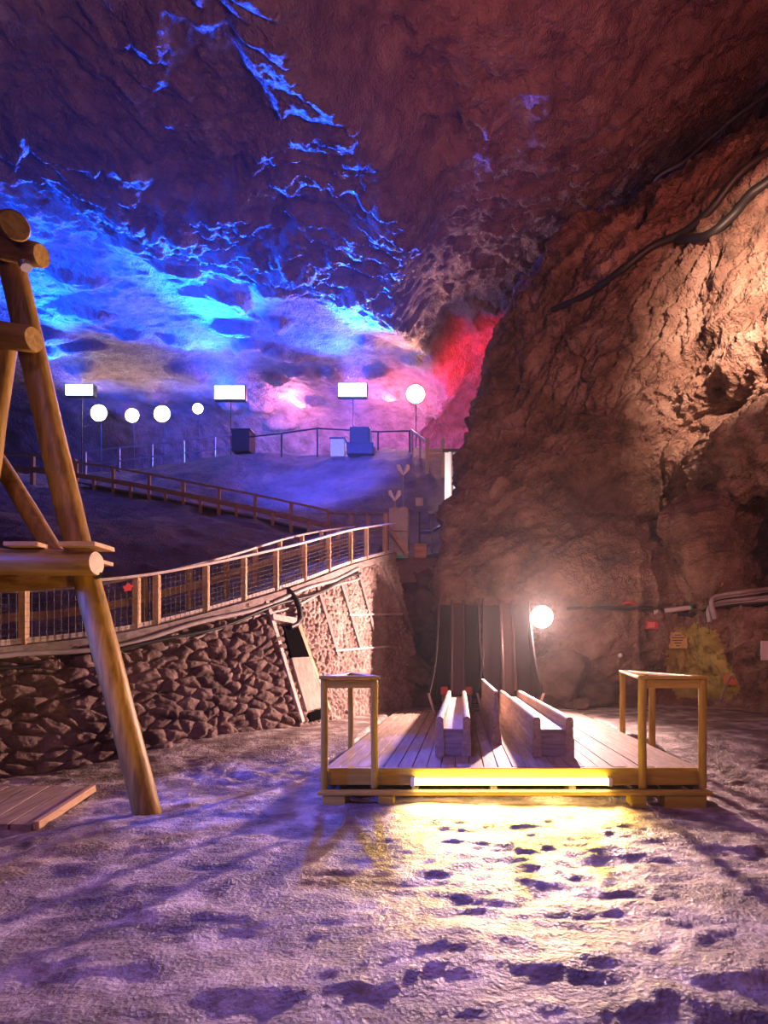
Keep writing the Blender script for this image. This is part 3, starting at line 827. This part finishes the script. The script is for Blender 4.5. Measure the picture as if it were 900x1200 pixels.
# wooden gate structure near the red glow
a = P(512, 540, 24)
t = empty('wooden_gate', tuple(a), 'small wooden gate structure beside the tall pale panel', 'gate')
zb = bz(a.x, a.y) - .3
for px in (501, 519): 
    p = P(px, 514, 24); MB().beam((p.x, p.y, zb), p, .15, .15, up=(0, 1, 0)).build('post', M['railZ'], t)
for py in (528, 534): MB().beam(P(500, py, 24.05), P(520, py, 24.05), .06, .16).build('cross_board', M['railX'], t)

# tall pale sheet
t = empty('pale_panel', tuple(P(531, 606, 19.5)), 'tall pale hanging panel of long strips behind the right rock edge', 'panel')
for k, (x0, x1, dy) in enumerate(((521, 529.5, 0), (530, 537, .12), (537, 545, .05))):
    m = MB(); a0 = P(x0, 530, 19.6 + dy); a1 = P(x1, 530, 19.6 + dy); b0 = P(x0, 612, 19.6 + dy)
    vs = []; fs = []; nn = 8
    for j in range(nn + 1):
        u = j / nn; off = .05 * math.sin(u * math.pi * 2 + k)
        for z in (a0.z, b0.z): vs.append((a0.x + (a1.x - a0.x) * u, a0.y + off, z))
        for z in (a0.z, b0.z): vs.append((a0.x + (a1.x - a0.x) * u, a0.y + off + .03, z))
    for j in range(nn):
        c = 4 * j; fs += [(c, c + 1, c + 5, c + 4), (c + 2, c + 6, c + 7, c + 3), (c, c + 4, c + 6, c + 2), (c + 1, c + 3, c + 7, c + 5)]
    m.add(vs, fs + [(0, 2, 3, 1), (4 * nn, 4 * nn + 1, 4 * nn + 3, 4 * nn + 2)]).build('strip', M['white'], t, smooth=True)
MB().beam(P(519, 528, 19.6), P(546, 528, 19.6), .08, .1).build('top_bar', M['darkmetal'], t)

# boxes on the terrace
def on_terrace(px, py, D): p = P(px, py, D); return Vector((p.x, p.y, bz(p.x, p.y) - .03))
a = on_terrace(397, 530, 26.2); s = 26.2 / F
t = empty('white_box', tuple(a), 'small pale cabinet beside the dark bulky unit on the terrace', 'box')
zt = P(397, 517, 26.2).z
MB().box((a.x - 8 * s, a.y - .3, a.z), (a.x + 8 * s, a.y + .3, zt)).build('cabinet_body', M['white'], t, bevel=.02)
MB().box((a.x - 9 * s, a.y - .33, zt), (a.x + 9 * s, a.y + .33, zt + .06)).build('lid', M['darkmetal'], t, bevel=.01)
a = on_terrace(423, 532, 26.0); zt = P(423, 503, 26).z
t = empty('speaker_stack', tuple(a), 'dark bulky unit standing on the edge of the upper terrace', 'speaker')
MB().box((a.x - 15 * s, a.y - .4, a.z), (a.x + 16 * s, a.y + .4, a.z + (zt - a.z) * .42)).build('lower_case', M['darkmetal'], t, bevel=.04)
uc = MB().box((a.x - 12 * s, a.y - .35, a.z + (zt - a.z) * .42), (a.x + 12 * s, a.y + .35, zt)).build('upper_case', M['darkmetal'], t, bevel=.08)
MB().box((a.x - 8 * s, a.y - .1, zt), (a.x - 4 * s, a.y + .1, zt + .08)).build('handle', M['darkmetal'], uc)
MB().box((a.x + 2 * s, a.y - .1, zt), (a.x + 7 * s, a.y + .1, zt + .08)).build('handle', M['darkmetal'], uc)
a = on_terrace(286, 530, 28.4); s2 = 28.4 / F; zt = P(286, 506, 28.4).z
t = empty('equipment_crate', tuple(a), 'dark upright crate at left end of the terrace railing', 'crate')
MB().box((a.x - 11 * s2, a.y - .4, a.z), (a.x + 10 * s2, a.y + .4, zt - .08)).build('crate_body', M['darkmetal'], t, bevel=.03)
MB().box((a.x - 12 * s2, a.y - .45, zt - .08), (a.x + 11 * s2, a.y + .45, zt)).build('lid', M['darkmetal'], t, bevel=.02)

# grey pillar with lamps
a = P(469, 652, 15.0); zt = P(469, 598, 15).z; s = 15.0 / F
t = empty('concrete_pillar', (a.x, a.y, a.z), 'short grey concrete pillar at the top end of the walkway', 'pillar')
MB().box((a.x - 12 * s, a.y - .25, a.z - .2), (a.x + 10 * s, a.y + .3, a.z + (zt - a.z) * .5)).build('lower_block', M['concrete'], t, bevel=.02)
MB().box((a.x - 12 * s, a.y - .25, a.z + (zt - a.z) * .5 + .01), (a.x + 10 * s, a.y + .3, zt)).build('upper_block', M['concrete'], t, bevel=.02)
MB().box((a.x - 13 * s, a.y - .27, a.z - .25), (a.x + 6 * s, a.y - .1, a.z - .02)).build('green_base', M['green'], t, bevel=.01)
def head_lamp(px, py0, py1, label, D=15.0):
    b = P(px, py1, D); h = P(px, py0, D)
    t = empty('spot_lamp', (b.x, b.y, zt), label, 'lamp', 'unlit lamps on the grey pillar')
    MB().tube([(b.x, b.y, zt), (b.x, b.y, h.z)], .022, 8).build('pole', M['steel'], t, smooth=True)
    m = MB()
    for k, dx in enumerate((-1, 1)):
        m.tube([(b.x, b.y, h.z - .02), (b.x + dx * .12, b.y - .04, h.z + .16), (b.x + dx * .13, b.y - .04, h.z + .24)], [.02, .07, .05], 10)
    m.build('twin_head', M['white'], t, smooth=True)
    MB().box((b.x - .08, b.y - .08, zt), (b.x + .08, b.y + .08, zt + .08)).build('base_box', M['railX'], t, bevel=.01)
head_lamp(472.5, 556, 598, 'tall thin pole with pale twin lamp head on the grey pillar')
head_lamp(462.5, 586, 598, 'short pole with pale twin lamp head on the grey pillar')
o = MB().beam(P(456, 619, 14.6), P(478, 649, 14.6), .06, .1).build('brace_plank', M['railX']); tag(o, 'loose plank leaning across the front of the grey pillar', 'plank')
b = P(491.5, 650, 15.3); 
t = empty('sign_post', (b.x, b.y, bz(b.x, b.y)), 'thin dark post with small square plate right of the grey pillar', 'sign post')
MB().tube([(b.x, b.y, bz(b.x, b.y) - .1), P(491.5, 600, 15.3)], .025, 8).build('pole', M['darkmetal'], t, smooth=True)
MB().beam(P(487, 588, 15.28), P(496, 588, 15.28), .03, .22).build('plate', M['concrete'], t, bevel=.005)
c = P(493, 645, 14.9)
zb = bz(c.x, c.y)
t = empty('wooden_box', (c.x, c.y, zb), 'small square wooden box on the ledge beside the dark post', 'box')
MB().box((c.x - .16, c.y - .15, zb - .1), (c.x + .16, c.y + .15, zb + .30)).build('box_body', M['railX'], t, bevel=.01)
MB().box((c.x - .17, c.y - .16, zb + .30), (c.x + .17, c.y + .16, zb + .33)).build('lid', M['railX'], t, bevel=.005)
o = MB().tube([P(491, 624, 15.6), P(505, 623, 15.7), P(515, 618, 16), P(524, 610, 16.3)], .045, 8).build('blue_pipe', M['blue'], smooth=True)
tag(o, 'short blue pipe railing between the dark post and the rock edge', 'pipe')
b = P(506, 640, 15.7)
o = MB().tube([(b.x, b.y, bz(b.x, b.y) - .1), P(506, 603, 15.7)], .03, 8).tube([P(502, 601, 15.7), P(510, 601, 15.7)], .05, 8).build('short_lamp_post', M['steel'], smooth=True)
tag(o, 'short thin metal post standing against the dark bank near the pale panel', 'post')

# ================================================================== LOG FRAME AT LEFT
Dp = 5.2
foot = P(173, 953, Dp)
t = empty('log_frame', (foot.x, foot.y, fz(foot.x, foot.y)), 'tall leaning timber log frame standing at left on the salt floor', 'log frame')
MB().log((foot.x, foot.y, fz(foot.x, foot.y) - .06), P(6, 285, 5.35), .115, .115, 20, seed=1).build('leaning_leg', M['logZ'], t, smooth=True)
MB().log(P(-140, 262, 5.25), P(49, 300, 5.15), .115, .105, 20, seed=2).build('top_crosspiece', M['logX'], t, smooth=True)
MB().log(P(16, 264, 4.9), P(-20, 268, 6.6), .115, .115, 20, seed=3).build('ridge_log', M['logY'], t, smooth=True)
MB().log(P(-160, 372, 5.2), P(38, 397, 5.1), .125, .115, 20, seed=4).build('middle_crosspiece', M['logX'], t, smooth=True)
MB().log(P(12, 395, 5.5), P(-45, 720, 5.2), .085, .095, 18, seed=5).build('rear_leg', M['logZ'], t, smooth=True)
MB().log(P(-50, 470, 6.0), P(82, 672, 5.5), .085, .085, 18, seed=6).build('diagonal_brace', M['logZ'], t, smooth=True)
MB().log(P(-170, 655, 4.95), P(112, 660, 4.95), .13, .115, 20, seed=7).build('platform_beam', M['logX'], t, smooth=True)
for (x0, x1, y, D, dd) in ((-130, 51, 640, 4.95, .5), (74, 119, 645, 4.95, .55)):
    pass
m = MB()
zb = P(0, 643, 4.95).z
for (x0, x1) in ((-170, -110), (-100, -40), (12, 50), (76, 118)):
    a = (x0 - CX) * 4.9 / F; b = (x1 - CX) * 4.9 / F
    MB().box((a, 4.82, zb + .0), (b, 5.1 if x0 > 60 else 5.9, zb + .04)).build('floor_plank', M['railX'], t, bevel=.005)
MB().tube([P(28, 309, 5.05), P(31, 314, 5.05)], .05, 8).build('bolt', M['steel'], t, smooth=True)
MB().tube([P(116, 674, 5.0), P(112, 676, 5.3)], .03, 8).build('bolt', M['darkmetal'], t, smooth=True)
MB().log(P(-140, 693, 6.0), P(104, 676, 5.45), .10, .095, 18, seed=9).build('rear_beam', M['logX'], t, smooth=True)

# low board ramp at far left
z0 = fz(-4.0, 5.0)
a0, a1, b1, b0 = P(-160, 985, 4.6), P(38, 972, 4.72), P(106, 938, 5.75), P(-60, 942, 5.75)
t = empty('board_ramp', tuple(a1), 'low plank ramp lying on the floor behind the leaning log', 'ramp')
m = MB(); NN = 7
for k in range(NN):
    u0, u1 = k / NN + .006, (k + 1) / NN - .006
    q = [a0.lerp(a1, u0), a0.lerp(a1, u1), b0.lerp(b1, u1), b0.lerp(b1, u0)]
    q = [Vector((p.x, p.y, fz(p.x, p.y) + .05)) for p in q]
    m.add(q + [p - Vector((0, 0, .12)) for p in q], [(0, 1, 2, 3), (7, 6, 5, 4), (0, 4, 5, 1), (1, 5, 6, 2), (2, 6, 7, 3), (3, 7, 4, 0)])
m.build('boards', M['plankY'], t, bevel=.004)
MB().beam((a1.x + .03, a1.y, fz(a1.x, a1.y) + .04), (b1.x + .03, b1.y, fz(b1.x, b1.y) + .045), .05, .07).build('edge_batten', M['railY'], t, bevel=.004)

# ================================================================== THINGS ON THE RIGHT ROCK
def cable(name, pix, r, label, off, bvh=RB, mat='black', n=8, cat='cable'):
    pts = [hit(bvh, a, b, off)[0] for a, b in pix]
    pth, _ = path_interp(pts, 40)
    o = MB().tube([tuple(p) for p in pth], r, n).build(name, M[mat], smooth=True)
    tag(o, label, cat)
    return o
cable('black_cable', [(650, 366), (690, 345), (730, 318), (765, 292), (800, 280), (835, 252), (868, 210), (900, 182), (930, 160)], .085, 'thick black cable running up over the rock to the upper right', .11)
cable('black_cable', [(798, 284), (830, 280), (860, 258), (885, 232), (905, 214), (935, 190)], .10, 'shorter thick dark cable below the long one on the rock', .13)
for k in range(6):
    pix = [(829 + 2 * k, 730 - k * 1.0), (829 + k, 716 - k * 2.4), (842, 711 - k * 2.6), (875, 708 - k * 3.0), (905, 705 - k * 3.2), (940, 700 - k * 4)]
    pts = [hit(RB, a, b, .10 + .03 * (k % 3))[0] for a, b in pix]
    D0 = pts[2].y; 
    pth, _ = path_interp([P(a, b, min(D0, q.y) - .05 - .02 * (k % 3)) for (a, b), q in zip(pix, pts)], 36)
    o = MB().tube([tuple(p) for p in pth], .04, 8).build('cable_strand', M['pipe'] if k % 3 else M['darkmetal'], smooth=True)
    tag(o, 'grey cable in the bundle strapped across the right rock corner', 'cable', 'cable bundle on the right rock')
cable('black_cable', [(665, 716), (700, 713), (735, 716), (765, 713), (800, 722), (828, 716)], .035, 'thin dark cable along the rock ledge left of the cable bundle', .06)

def wall_fixture(px, py, off=.05):
    p, n = hit(RB, px, py, off); return p, n
# unlit tube lamp on ledge
p, n = wall_fixture(795, 713, .12)
t = empty('tube_lamp', tuple(p), 'unlit white tube lamp with green end cap on the rock ledge', 'lamp')
a, b = P(779, 716, p.y - .05), P(808, 712, p.y - .05)
MB().tube([a, b], .06, 10).build('tube', M['tube'], t, smooth=True)
MB().tube([b, b + (b - a).normalized() * .05], .063, 10).build('end_cap', M['green'], t, smooth=True)
MB().tube([a + (a - b).normalized() * .24, a + (a - b).normalized() * .14], .05, 10).build('end_socket', M['white'], t, smooth=True)
MB().beam(a.lerp(b, .5) + Vector((-.6, .07, -.045)), a.lerp(b, .5) + Vector((.35, .07, -.045)), .1, .03).build('mounting_rail', M['darkmetal'], t)
MB().beam(a.lerp(b, .5) + Vector((0, .07, -.03)), p + Vector((0, .35, -.05)), .06, .05).build('bracket', M['darkmetal'], t)
# red box
p, n = wall_fixture(765, 733, .05)
t = empty('red_alarm_box', tuple(p), 'small red box fixed on the rock below the unlit tube lamp', 'box')
bb = MB().box((p.x - .15, p.y - .06, p.z - .09), (p.x + .13, p.y + .35, p.z + .09)).build('box_body', M['red'], t, bevel=.015)
MB().box((p.x - .12, p.y - .075, p.z - .06), (p.x + .04, p.y - .061, p.z + .06)).build('front_plate', plain_mat('faded_red_plate', (.75, .22, .2)), bb, bevel=.004)
p, n = wall_fixture(737, 706, .05)
o = MB().tube([p + Vector((-.15, 0, 0)), p + Vector((0, -.03, .03)), p + Vector((.15, 0, -.01))], .03, 8).build('red_ribbon', M['red'], smooth=True)
tag(o, 'small red strip lying on the rock ledge left of the tube lamp', 'ribbon')
# yellow-lit rock face, the light put into its colour
vs = [(786, 726), (822, 722), (846, 735), (858, 775), (874, 800), (876, 818), (862, 826), (786, 826), (770, 790), (774, 750)]
cxp, cyp = 825, 778
NR, NA = 26, 90
poly = np.array(vs + [vs[0]], float); seg = np.concatenate([[0], np.cumsum(np.hypot(*np.diff(poly, axis=0).T))])
q = np.linspace(0, seg[-1], NA); ox = np.interp(q, seg, poly[:, 0]); oy = np.interp(q, seg, poly[:, 1])
MPt = np.zeros((NR, NA, 3))
for i in range(NR):
    rr = (i / (NR - 1))
    for j in range(NA):
        px_, py_ = cxp + (ox[j] - cxp) * rr, cyp + (oy[j] - cyp) * rr
        off = .05 * (1 - rr ** 6) - .12 * rr ** 6
        p, n = hit(RB, px_, py_, 0)
        MPt[i, j] = tuple(p + n * off)
nz = .07 * fbm(MPt[..., 0] * 9, MPt[..., 1] * 9, MPt[..., 2] * 6, octv=4, seed=501, ridged=True, gain=.65) * np.linspace(1, 0, NR)[:, None]
MPt[..., 1] -= nz; MPt[:, -1] = MPt[:, 0]
grid_obj('wall_yellow_lit_patch', MPt, M['yellow_lit'])
YB = bvh_of(MPt)
# sign with faint lines
p, n = hit(RB, 794, 750, .16); p2, _ = hit(YB, 794, 750, .03); yq = min(p.y, p2.y)
t = empty('notice_board', (p.x, yq, p.z - .2), 'small cream notice board on the yellow-lit rock face', 'sign')
a, b = P(783, 760, yq), P(805, 741, yq)
bd = MB().box((a.x, yq - .02, a.z), (b.x, yq + .25, b.z)).build('board', M['sign'], t, bevel=.008)
m = MB(); hh = b.z - a.z; ww = b.x - a.x
for k, (l, c) in enumerate(((.34, .5), (.62, .5), (.55, .48), (.38, .5), (.2, .5))):
    zc = b.z - hh * (.17 + .165 * k); m.box((a.x + ww * (c - l / 2), yq - .024, zc - .012), (a.x + ww * (c + l / 2), yq - .0202, zc + .012))
m.build('lettering', M['ink'], bd)
# orange plank frame in the yellow-lit face
p, n = hit(YB, 858, 796, .06); yq = p.y
t = empty('rock_marker', tuple(p), 'orange patch framed by two dark leaning sticks on the yellow-lit rock', 'marker')
q = [P(858, 787, yq), P(864, 795, yq), P(862, 803, yq), P(853, 803, yq), P(852, 794, yq)]
MB().add([v - Vector((0, .05, 0)) for v in q] + [v + Vector((0, .2, 0)) for v in q], [tuple(range(5)), tuple(range(5, 10))[::-1]] + [(k, 5 + k, 5 + (k + 1) % 5, (k + 1) % 5) for k in range(5)]).build('orange_face', plain_mat('orange_clay', (.72, .26, .09)), t, bevel=.02)
MB().log(P(843, 822, yq - .05), P(860, 785, yq - .05), .03, .025, 8, seed=3).build('stick', M['greyZ'], t, smooth=True)
MB().log(P(860, 785, yq - .05), P(869, 802, yq - .05), .03, .025, 8, seed=4).build('stick', M['greyZ'], t, smooth=True)
# dark plank on the floor below
a = P(838, 828, 12.0)
o = MB().beam((a.x - 1.2, 12.25, fz(a.x - 1.2, 12.2) + .04), (a.x + .75, 11.9, fz(a.x + .75, 12) + .04), .16, .06).build('floor_plank', M['greyX'], bevel=.01); tag(o, 'weathered plank lying at the foot of the yellow-lit rock face', 'plank')
# white sheet of paper
p, n = hit(RB, 893, 762, .03)
o = MB().box((p.x - .1, p.y - .20, p.z - .19), (p.x + .1, p.y - .17, p.z + .19)).build('paper_notice', M['paper'], bevel=.003); tag(o, 'white paper notice fixed on the rock below the cable bundle', 'notice')
# round pale knob
p, n = hit(RB, 728, 768, .06)
bm = bmesh.new(); bmesh.ops.create_icosphere(bm, subdivisions=3, radius=.055); m = MB().add([v.co + p for v in bm.verts], [[v.index for v in f.verts] for f in bm.faces]); bm.free()
m.tube([p + Vector((0, .02, 0)), p + Vector((0, .3, 0))], .02, 8)
o = m.build('round_insulator', M['white'], smooth=True); tag(o, 'small round pale knob on the rock above the right guard frame', 'knob')

# boulders at the rock foot
def boulder(px, py, D, r, sq, seed, label):
    c = P(px, py, D); bm = bmesh.new(); bmesh.ops.create_icosphere(bm, subdivisions=5, radius=1)
    A = np.array([tuple(v.co) for v in bm.verts])
    rn = np.random.RandomState(seed); dd = np.full(len(A), 1.0)
    for q in range(16):
        v = rn.normal(size=3); v /= np.linalg.norm(v); c_ = A @ v
        dd = np.minimum(dd, np.where(c_ > .05, (.62 + .25 * rn.rand()) / np.maximum(c_, .05), 9))
    dd = dd * (1 + .18 * fbm(A[:, 0] * 2.2 + seed, A[:, 1] * 2.2, A[:, 2] * 2.2, octv=4, seed=seed) + .08 * fbm(A[:, 0] * 7, A[:, 1] * 7, A[:, 2] * 7, octv=3, seed=seed + 9))
    A = A * dd[:, None] * np.array([r, r * .8, r * sq]); zb = fz(c.x, c.y)
    A = A + np.array([c.x, c.y, zb + r * sq * .62])
    m = MB().add([tuple(p) for p in A], [[v.index for v in f.verts] for f in bm.faces]); bm.free()
    o = m.build('boulder', M['boulder'], smooth=True); tag(o, label, 'boulder', 'boulders at the foot of the right rock')
boulder(648, 806, 13.0, .95, .95, 2, 'largest brown boulder at the rock foot right of the slides')
boulder(702, 812, 12.8, .45, .8, 5, 'rounded boulder seen between the big boulder and the right guard')
boulder(682, 820, 12.2, .22, .7, 8, 'low flat stone lying in front of the boulders')
boulder(668, 823, 12.3, .16, .6, 12, 'smallest stone at the foot of the largest boulder')

# ceiling cable and lamp near the upper right gap
pts = [hit(CB, a, b, .12)[0] for a, b in ((768, 236), (762, 215), (775, 200), (800, 186), (830, 160), (860, 135), (900, 108), (930, 90))]
pth, _ = path_interp(pts, 30)
o = MB().tube([tuple(p) for p in pth], .06, 8).build('ceiling_cable', M['pipe'], smooth=True); tag(o, 'grey cable hanging along the ceiling in the upper right gap', 'cable')
a, an = hit(CB, 828, 172, .15); b = hit(CB, 852, 157, .15)[0]
t = empty('tube_lamp', tuple(a), 'unlit tube lamp with green end under the ceiling at upper right', 'lamp')
b = a + (b - a).normalized() * min((b - a).length, .9)
MB().tube([a, b], .06, 10).build('tube', M['tube'], t, smooth=True)
MB().tube([b, b + (b - a).normalized() * .1], .075, 10).build('end_cap', M['green'], t, smooth=True)

# ================================================================== LAMPS
def flood(px, py, D, w, h, label, glow, group, round_=False, pole=True, name='floodlight'):
    c = P(px, py, D); zb = bz(c.x, c.y)
    t = empty(name, (c.x, c.y, zb if pole else c.z), label, 'floodlight', group)
    if round_:
        hs = MB().tube([c + Vector((0, .0, 0)), c + Vector((0, .22, 0)), c + Vector((0, .3, 0))], [w / 2 * 1.1, w / 2 * .9, w * .15], 20); hs = hs.build('housing', M['darkmetal'], t, smooth=True)
        bm = bmesh.new(); bmesh.ops.create_uvsphere(bm, u_segments=20, v_segments=12, radius=1)
        m = MB().add([Vector((v.co.x * w / 2, v.co.y * .12, v.co.z * w / 2)) + c - Vector((0, .02, 0)) for v in bm.verts], [[v.index for v in f.verts] for f in bm.faces]); bm.free()
        m.build('lens', glow, hs, smooth=True)
    else:
        hs = MB().box((c.x - w / 2 - .05, c.y, c.z - h / 2 - .05), (c.x + w / 2 + .05, c.y + .3, c.z + h / 2 + .05)).build('housing', M['darkmetal'], t, bevel=.03)
        MB().box((c.x - w / 2, c.y - .03, c.z - h / 2), (c.x + w / 2, c.y - .001, c.z + h / 2)).build('lens', glow, hs, bevel=.02)
    if pole:
        MB().tube([(c.x, c.y + .2, zb - .2), (c.x, c.y + .2, c.z - h / 2)], .03, 8).build('pole', M['black'], t, smooth=True)
    return t
GB = glow_mat('cold_white_glow', (.55, .8, 1.0), 16)
GW = glow_mat('warm_white_glow', (1.0, .80, .58), 30)
GM = glow_mat('main_lamp_glow', (1.0, .90, .82), 28)
flood(93, 457, 30, 1.45, .55, 'blue floodlight glowing at far left under the ceiling beside the leaning log', GB, 'blue floodlights under the ceiling')
flood(269, 460, 30, 1.6, .7, 'brightest blue floodlight in the middle under the ceiling', GB, 'blue floodlights under the ceiling')
flood(413, 457, 30, 1.5, .7, 'blue floodlight left of the lone warm lamp above the terrace', GB, 'blue floodlights under the ceiling')
gw = 'warm lamps above the upper ramp'
flood(116, 484, 33, .95, .95, 'leftmost large warm lamp of the row above the upper ramp', GW, gw, True)
flood(155, 487, 33, .8, .8, 'small warm lamp between the two large ones above the upper ramp', GW, gw, True)
flood(190, 485, 33, .95, .95, 'right large warm lamp of the row above the upper ramp', GW, gw, True)
flood(232, 479, 33, .6, .6, 'small white lamp right of the warm row above the upper ramp', GW, gw, True)
flood(487, 462, 29, .95, .95, 'lone large warm lamp above the terrace near the red glow', GW, gw, True)
c = P(635, 723, 12.3)
t = flood(635, 723, 12.3, .48, .48, 'bright white floodlight on the rock right of the slides', GM, None, True, pole=False)
MB().beam(c + Vector((0, .25, 0)), c + Vector((0, 1.3, .05)), .06, .06).build('bracket', M['darkmetal'], t)

# ------------------------------------------------------------------ light sources
BLUE = (.002, .062, 1.0); WARM = (1, .50, .40); PINK = (1, .55, .52); PURP = (.55, .28, 1.0)
def up_blue(px, py, D, e, dx=0):
    c = P(px, py, D); light('blue_flood', 'SPOT', c + Vector((0, -.6, -.1)), e, BLUE, .35, c + Vector((dx, -9, 3.2)), 105, .8)
up_blue(93, 457, 30, 9000, -2)
up_blue(269, 460, 30, 13000, -2)
up_blue(413, 457, 30, 9000, -3)
for px, py, D, e in ((116, 484, 33, 80), (190, 485, 33, 80), (487, 462, 29, 1500)):
    c = P(px, py, D); light('warm_lamp', 'SPOT', c + Vector((0, -.5, 0)), e, WARM, .3, c + Vector((0, -10, -2)), 165, .6)
for px in (93, 200, 269, 413):
    c = P(px, 460, 30); light('blue_rear_fill', 'SPOT', c + Vector((0, .6, -.1)), 2600, BLUE, .3, c + Vector((-1, 6, -.4)), 140, .9)  # added rearward fill, turns the ceiling beyond the floods blue
c = P(413, 457, 29.8); light('blue_beam', 'SPOT', c, 24000, (.02, .10, 1), .3, (-.6, 4.2, 0), 13, 1.0)
for px, py, D, e in ((155, 480, 35.5, 60), (345, 478, 34, 900), (455, 490, 33, 900)):
    light('warm_back_fill', 'POINT', P(px, py, D), e, (1, .30, .55), .3)  # unseen pink points added to brighten the ceiling behind the lamps
light('blue_side_fill', 'SPOT', P(-190, 500, 22.5), 75000, BLUE, .4, (-11, 24, 16.6), 48, 1.0)  # unseen spot added off the left edge to spread blue overhead
light('blue_side_fill', 'SPOT', P(-190, 440, 18), 19000, BLUE, .4, (-13.5, 19.5, 15.6), 46, 1.0)  # second unseen blue spot added for the nearer ceiling
for (px, py), e, aim, cone in (((269, 455), 115000, (-7, 12.0, 15.6), 52), ((413, 452), 110000, (-1.2, 13, 16.5), 42), ((93, 452), 45000, (-13, 14, 15.5), 42)):
    light('blue_beam', 'SPOT', P(px, py, 29.5) + Vector((0, -.3, -.4)), e, BLUE, .3, aim, cone, .9)
# unseen spot added to wash the bank blue, and the red glow behind the rock
light('bank_blue_fill', 'SPOT', P(330, 380, 16), 15000, (.06, .08, 1), .4, P(375, 562, 25), 58, 1.0)
light('red_glow', 'SPOT', P(560, 505, 28), 5200, (1, .02, .05), .3, P(552, 470, 34), 120, .7)
light('terrace_blue_fill', 'POINT', P(330, 535, 34), 900, (.05, .2, 1), .3)  # unseen blue points added to tint the terrace backdrop
light('terrace_blue_fill', 'POINT', P(512, 530, 32), 900, (.05, .2, 1), .3)
light('pale_panel_lamp', 'SPOT', P(500, 560, 17.5), 420, (1, .75, .7), .2, P(531, 560, 19.6), 60, .6)  # unseen spot aimed at the pale panel
# main lamp
light('main_floodlight', 'SPOT', P(635, 723, 12.3) + Vector((0, -.25, 0)), 5600, (1, .60, .52), .12, (-3.2, 7.6, .9), 160, .75)
light('main_back_fill', 'POINT', P(645, 690, 11.3), 80, (1, .6, .45), .15)  # unseen point ahead of the lamp, lights the rock behind it
# lamp off to the right lighting the high rock
light('right_lamp', 'SPOT', (4.6, 5.0, 8.2), 15000, (1, .64, .46), .15, P(950, 360, 11), 56, 1.0)
# unseen hall spots: added fill, plus the red and left blue light
light('hall_fill_pink', 'SPOT', (5, -5, 5.5), 3300, (1, .33, .27), .2, (3.6, 14, 8), 78, 1.0)  # added pink fill for the right rock
light('hall_fill_purple', 'SPOT', (-2.5, 1.0, 8.5), 950, (.80, .36, .90), .5, (-.8, 4.6, 0), 80, 1.0)  # added overhead fill for the floor
light('hall_fill_violet', 'SPOT', (-3, -6, 6), 500, (.75, .34, .95), .6, (0, 5, 0), 90, .8)  # added violet fill from behind the camera
light('hall_spot_red', 'SPOT', (4, 3, 4.0), 4200, (1, .17, .08), .15, (4.2, 9.8, 15.5), 62, 1.0)  # unseen red spot for the red on the ceiling
light('hall_fill_ceiling', 'SPOT', (2.5, 1, 3), 3300, (1, .38, .40), .15, (-2.5, 13.5, 16.5), 80, 1.0)  # added fill for the near ceiling
light('left_blue', 'SPOT', (-6.5, 3.2, 3.2), 2600, (.02, .08, 1), .2, P(150, 820, 5.2), 30, .8)
light('log_warm_fill', 'SPOT', (-1.4, 3.2, .5), 150, (1, .58, .10), .15, P(95, 730, 5.2), 62, .9)  # added spot, stands in for tube light on the log frame
l = light('tube_wash', 'AREA', ((xa + xb) / 2, PY0 - .30, .24), 110, (1, .62, .13), 1.9, ((xa + xb) / 2, PY0 - .75, -.35)); l.data.shape = 'RECTANGLE'; l.data.size_y = .05; l.data.spread = math.radians(120)

# ================================================================== WORLD, CAMERA
w = bpy.data.worlds.new('World'); bpy.context.scene.world = w; w.use_nodes = True
bg = w.node_tree.nodes['Background']; bg.inputs[0].default_value = (.30, .13, .34, 1); bg.inputs[1].default_value = .03
v = w.node_tree.nodes.new('ShaderNodeVolumeScatter'); v.inputs['Density'].default_value = .0008; v.inputs['Anisotropy'].default_value = .78
v.inputs['Color'].default_value = (.95, .95, 1, 1)
w.node_tree.links.new(v.outputs[0], w.node_tree.nodes['World Output'].inputs['Volume'])

cd = bpy.data.cameras.new('Camera'); cam = bpy.data.objects.new('Camera', cd); C.objects.link(cam)
cd.sensor_fit = 'VERTICAL'; cd.sensor_height = 36; cd.lens = F / 1200 * 36
cd.shift_x = (450 - CX) / 1200; cd.shift_y = (CY - 600) / 1200
cd.clip_end = 200; cd.clip_start = .05
cam.location = (0, 0, EYE); cam.rotation_euler = (math.pi / 2, 0, 0)
sc = bpy.context.scene; sc.camera = cam
sc.view_settings.view_transform = 'Standard'; sc.view_settings.look = 'None'
sc.view_settings.exposure = 0.0; sc.view_settings.gamma = 1.0; sc.view_settings.use_curve_mapping = False
sc.cycles.use_denoising = True
sc.cycles.max_bounces = 5
sc.cycles.denoising_prefilter = 'ACCURATE'
sc.cycles.denoising_input_passes = 'RGB_ALBEDO_NORMAL'
sc.cycles.sample_clamp_indirect = 4
